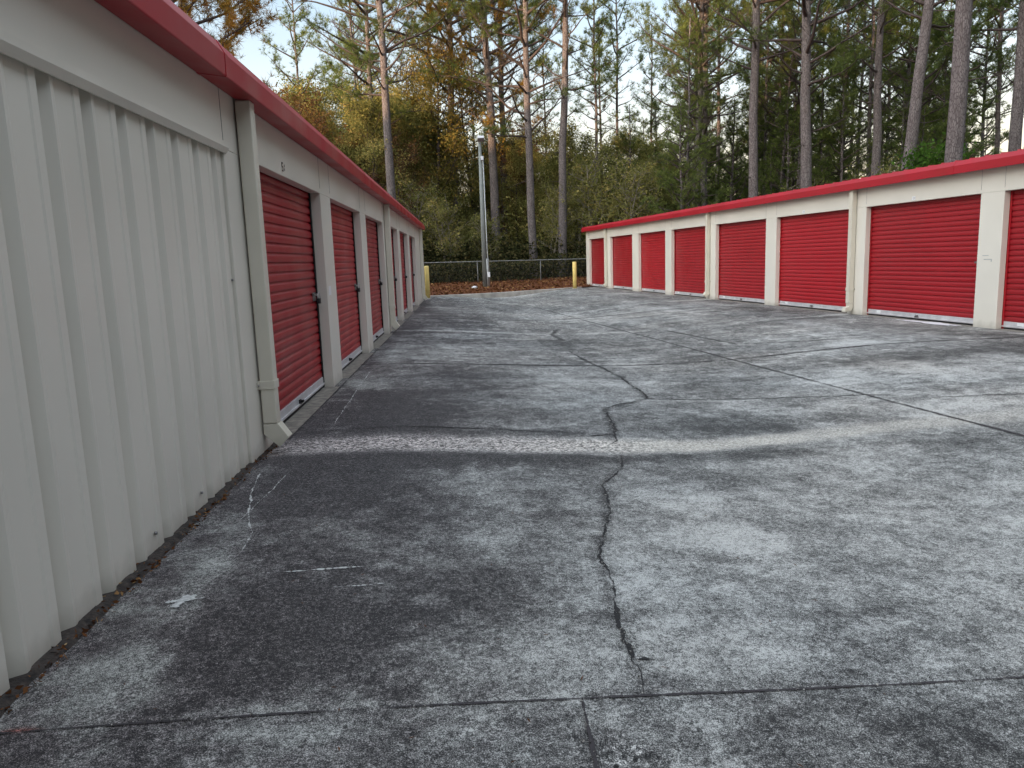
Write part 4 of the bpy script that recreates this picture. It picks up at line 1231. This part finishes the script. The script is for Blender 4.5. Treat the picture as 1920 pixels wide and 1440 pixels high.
# tall pines one can single out ----------------------------------
pA = make_pine(101, 24, 0.24, 9.0, 5.2, 50)
pB = make_pine(102, 24, 0.25, 7.6, 5.4, 54)
pC = make_pine(103, 23, 0.23, 8.6, 5.0, 46, bare=0.45)
pD = make_pine(104, 25, 0.25, 6.6, 5.2, 56)
pE = make_pine(105, 24, 0.26, 8.8, 3.8, 30, bare=0.6)
pG = make_pine(106, 23, 0.26, 7.5, 5.2, 54, gold=True)
tall = [
    # name-specific label, meshes, x, y, lean, diameter
    (pC, -4.96, 46, 0.001, 0.45, 0.4, 'slim tall pine behind the left row with bare curved twigs at its top'),
    (pA, -3.70, 42, -0.0054, 0.53, 2.0, 'tall grey pine rising behind the far end of the left row'),
    (pG, -0.41, 50, -0.0047, 0.59, 1.1, 'tall pine with sunlit gold coloured into its needles and reddish trunk left of the light pole'),
    (pG, 1.96, 47, -0.0028, 0.56, 4.0, 'tall pine with sunlit gold coloured into its needles directly behind the light pole'),
    (pD, 2.74, 52, 0.0061, 0.50, 0.2, 'tall brown pine standing close behind the one at the light pole'),
    (pB, 3.90, 43, -0.0049, 0.48, 3.1, 'grey pine at the fence, pale trunk base on the straw beside a fence post'),
    (pE, 5.42, 42.5, 0.0237, 0.47, 5.0, 'straight dark pine at the fence nearest the right row, few branches'),
    (pB, 12.39, 41, 0.0195, 0.40, 1.5, 'left trunk of the close pair of pines behind the right row'),
    (pD, 13.28, 42, 0.0066, 0.38, 2.6, 'right trunk of the close pair of pines behind the right row'),
    (pA, 13.69, 36, 0.0072, 0.50, 0.7, 'tall pine right of the close pair, long limb reaching left'),
    (pB, 15.42, 34, -0.0053, 0.52, 4.4, 'thick dark pine with green tufts on its trunk behind the right row'),
    (pE, 18.5, 34, 0.0045, 0.38, 2.2, 'slim pale pine between the thick dark pine and the leaning pine'),
    (pC, 15.63, 27, 0.0856, 0.49, 0.0, 'pale pine leaning right behind the right row'),
    (pE, 15.68, 24, -0.0088, 0.53, 3.3, 'thickest pine, pale plated bark, close behind the right row'),
    (pA, 19.2, 26, -0.0099, 0.45, 1.8, 'pale pine at the right edge behind the right row'),
]
for me, x, y, ln, dia, rot, lab in tall:
    z = GZ(x, y); plant('pine_tree', me, x, y, z, lab, 'pine tree', rot=rot, sc=max(0.85, min(1.12, dia / 0.49)), lean=(math.atan(ln), 0))
pF = make_pine(107, 15, 0.20, 3.6, 5.2, 66, gold=True, dens=1.6, bare=0.1)
plant('pine_tree', pF, -9.6, 25.5, 0, 'pine coloured sunlit gold green whose boughs show over the roof at the upper left', 'pine tree', rot=0.6)

# thin background pines ------------------------------------------
pT = [make_pine(120 + i, 19, 0.13, 6.5 + i, 2.6, 30, per=11, wd=0.024, dens=0.8) for i in range(3)]
rs = np.random.RandomState(21)
spots = [(17.91, 45, 0.001), (17.93, 44, 0.089), (9.2, 52, 0), (21.5, 40, 0.0), (24.5, 47, 0.01), (15.9, 48, 0), (22, 33, 0), (27, 38, 0), (29.5, 44, 0), (20.0, 52, 0),
         (-6.8, 54, 0), (-2.3, 57, 0.01), (1.0, 60, 0), (6.6, 58, -0.01), (8.0, 47, 0), (26, 55, 0), (33, 50, 0), (11.4, 55, 0), (14.2, 58, 0), (37, 58, 0),
         (-10, 50, 0), (23.8, 29.5, 0.0), (25.5, 34, 0), (18.5, 60, 0), (30.5, 60, 0.01)]
for i, (x, y, ln) in enumerate(spots):
    plant('pine_tree', pT[i % 3], x, y, GZ(x, y), 'thin pine trunk deep in the woods among taller pines', 'pine tree', 'thin background pines', rot=rs.rand() * 6, sc=rs.uniform(0.85, 1.15), lean=(ln, 0))

pM = [make_pine(180 + i, 18, 0.15, 5.0 + i, 3.6, 56, per=12, wd=0.022) for i in range(2)]
for i, (x, y) in enumerate(((16.2, 53), (19.5, 47), (21.8, 43.5), (24, 41), (22.5, 37.5), (28, 50), (31, 45), (26.5, 33), (34, 56), (17.8, 40), (25, 60), (38, 62), (29.5, 37), (-7.5, 60))):
    plant('pine_tree', pM[i % 2], x, y, GZ(x, y), 'mid sized green pine with a low full crown behind the right row', 'pine tree', 'mid sized green pines', rot=rs.rand() * 6, sc=rs.uniform(0.85, 1.1))
# young dense pines on the right ---------------------------------
pY = [make_pine(130 + i, 11 + i, 0.11, 1.8, 2.7, 46, per=12, wd=0.022, dens=0.9, conical=True, bare=0) for i in range(4)]
sp = []
for i in range(40):
    y = rs.uniform(36, 64)
    x = rs.uniform(0.22, 0.72) * y + 1.0
    sp.append((x, y))
sp += [(20.5, 31), (23, 27), (25.5, 30.5), (28, 33), (24.5, 38), (21.8, 36), (10.3, 47), (12.0, 50)]
for i, (x, y) in enumerate(sp):
    if x < 9.5: continue
    plant('young_pine', pY[i % 4], x, y, GZ(x, y), 'bushy dark green young pine in the thicket behind the right row', 'pine tree', 'young pines behind the right row', rot=rs.rand() * 6, sc=rs.uniform(0.62, 0.9) + (0.32 * rs.rand() if y > 46 and x > 14 else 0))

# broadleaf trees ------------------------------------------------
bO = [make_broadleaf(140 + i, 10 + i * 0.9, 2.8, 20000, M_leaf, 0.085) for i in range(3)]
bG = [make_broadleaf(150 + i, 12.5 + i, 2.9, 9000, M_leaf_sun_tint, 0.085, low=0.3) for i in range(2)]
bS = [make_broadleaf(160 + i, 10, 2.6, 5200, M_leaf_brown, 0.085, low=0.25, sparse=True) for i in range(2)]
bP = [make_broadleaf(170, 6.0, 1.8, 3500, M_leaf, 0.09, low=0.3, stems=3, bark=M_palewood, sparse=True)]
for i in range(66):
    y = rs.uniform(44.5, 62); x = rs.uniform(-0.27, 0.27) * y + 0.5
    sc = rs.uniform(0.75, 1.1) * (1.0 if x < 1 else 0.78)
    plant('broadleaf_tree', bO[i % 3], x, y, GZ(x, y), 'olive green leafy tree in the dense growth behind the fence', 'tree', 'olive broadleaf trees behind the fence', rot=rs.rand() * 6, sc=sc)
for i, (x, y, sc) in enumerate(((-1.6, 48.5, 1.15), (-2.9, 53, 1.2), (0.6, 51, 1.15), (3.4, 55, 0.8), (-8.2, 46, 0.78), (-6.4, 58, 0.85), (12.2, 60, 0.8), (-11.5, 52, 0.95), (-4.8, 60, 0.9))):
    plant('broadleaf_tree', bG[i % 2], x, y, GZ(x, y), 'broadleaf tree with autumn crown tinted orange gold as by low sun behind the fence', 'tree', 'golden broadleaf trees', rot=rs.rand() * 6, sc=sc)
for i, (x, y, sc) in enumerate(((-7.4, 44, 1.05), (-8.9, 47, 0.98), (-5.9, 48, 0.95), (5.0, 52, 0.95), (3.3, 50, 0.9), (-10.4, 45, 0.9), (7.2, 50, 0.75), (9.0, 49, 0.7), (-4.4, 45, 0.8))):
    plant('bare_tree', bS[i % 2], x, y, GZ(x, y), 'thin nearly bare tree with sparse brown leaves behind the fence', 'tree', 'sparse brown leaved trees', rot=rs.rand() * 6, sc=sc)
for i, (x, y, sc) in enumerate(((7.4, 43.5, 1.1), (8.9, 42.5, 1.0), (6.5, 44, 0.8), (-1.0, 43.4, 0.75), (-3.0, 43.8, 0.9), (10.2, 43.5, 0.95), (1.3, 43.2, 0.6), (5.0, 43.4, 0.8), (16.5, 36, 0.7), (17.5, 31, 0.75))):
    plant('sapling', bP[0], x, y, GZ(x, y), 'pale barked sapling with thin twigs and few leaves at the edge of the woods', 'sapling', 'pale saplings at the edge of the woods', rot=rs.rand() * 6, sc=sc)
bF = make_broadleaf(175, 4.6, 1.5, 6000, M_leaf_fresh, 0.10, low=0.3)
plant('leafy_bush', bF, 16.0, 25.5, 0, 'bright green leafy bush showing above the right roof between two pale pines', 'bush', sc=0.9)

# undergrowth: one mass nobody could count -----------------------
def mass(name, n, xf, yf, hf, size, mat, label, seed):
    r = np.random.RandomState(seed)
    y = r.uniform(yf[0], yf[1], n); x = r.uniform(0, 1, n) * (xf[1] - xf[0]) + xf[0]
    top = hf[0] + (hf[1] - hf[0]) * fbm(x, y, 0.45, 4, seed)
    z = ground_z(x, y) + top * r.rand(n) ** 0.8
    V, F = quads(np.column_stack([x, y, z]), size * r.uniform(0.6, 1.4, n), r)
    tag(np_mesh(name, V, F, mat, rnd=np.repeat(r.rand(n), 4)), label, 'undergrowth', kind='stuff')


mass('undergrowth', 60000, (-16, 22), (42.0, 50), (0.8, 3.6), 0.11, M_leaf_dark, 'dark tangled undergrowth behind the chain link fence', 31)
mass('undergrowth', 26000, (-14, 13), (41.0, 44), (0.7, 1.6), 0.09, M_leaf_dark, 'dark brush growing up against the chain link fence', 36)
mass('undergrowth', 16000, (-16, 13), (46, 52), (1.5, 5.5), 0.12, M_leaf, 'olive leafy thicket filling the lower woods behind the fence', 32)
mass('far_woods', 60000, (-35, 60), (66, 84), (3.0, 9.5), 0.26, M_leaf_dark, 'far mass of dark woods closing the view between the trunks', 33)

# unseen leaf belts added to block the low sun and dim the sky light
r_ = np.random.RandomState(44)
n_ = 36000
t_ = r_.uniform(-75, 90, n_); w_ = r_.uniform(-6, 6, n_)
x = -38 + 0.707 * t_ + 0.707 * w_; y = -38 - 0.707 * t_ + 0.707 * w_
top = np.interp(t_, [-75, -30, -20, 90], [20, 20, 25, 25]) * (0.9 + 0.2 * fbm(x, y, 0.12, 3, 45))
V, F = quads(np.column_stack([x, y, top * r_.rand(n_) ** 0.9]), 1.4 * r_.uniform(0.6, 1.4, n_), r_)
tag(np_mesh('sun_blocker_leaves', V, F, M_leaf_dark, rnd=np.repeat(r_.rand(n_), 4)), 'unseen belt of dark leaves added to block the low sun', 'light blocker', kind='stuff')
n_ = 9000  # unseen leaves added beside the right row to shade the left wall
x = r_.uniform(18, 30, n_); y = r_.uniform(-25, 17, n_)
V, F = quads(np.column_stack([x, y, 15 * r_.rand(n_) ** 0.8]), 1.0 * r_.uniform(0.6, 1.4, n_), r_)
tag(np_mesh('side_light_blocker', V, F, M_leaf_dark, rnd=np.repeat(r_.rand(n_), 4)), 'unseen leaf mass added beside the right row to shade the left wall', 'light blocker', kind='stuff')
n_ = 12000  # unseen leaves added to cut light arriving from behind the camera
x = r_.uniform(-34, 34, n_); y = r_.uniform(-24, -15, n_)
V, F = quads(np.column_stack([x, y, 13 * (0.7 + 0.5 * fbm(x, y, 0.2, 3, 47)) * r_.rand(n_) ** 0.8]), 1.0 * r_.uniform(0.6, 1.4, n_), r_)
tag(np_mesh('rear_light_blocker', V, F, M_leaf_dark, rnd=np.repeat(r_.rand(n_), 4)), 'unseen leaf mass added behind the viewer to dim camera-facing surfaces', 'light blocker', kind='stuff')
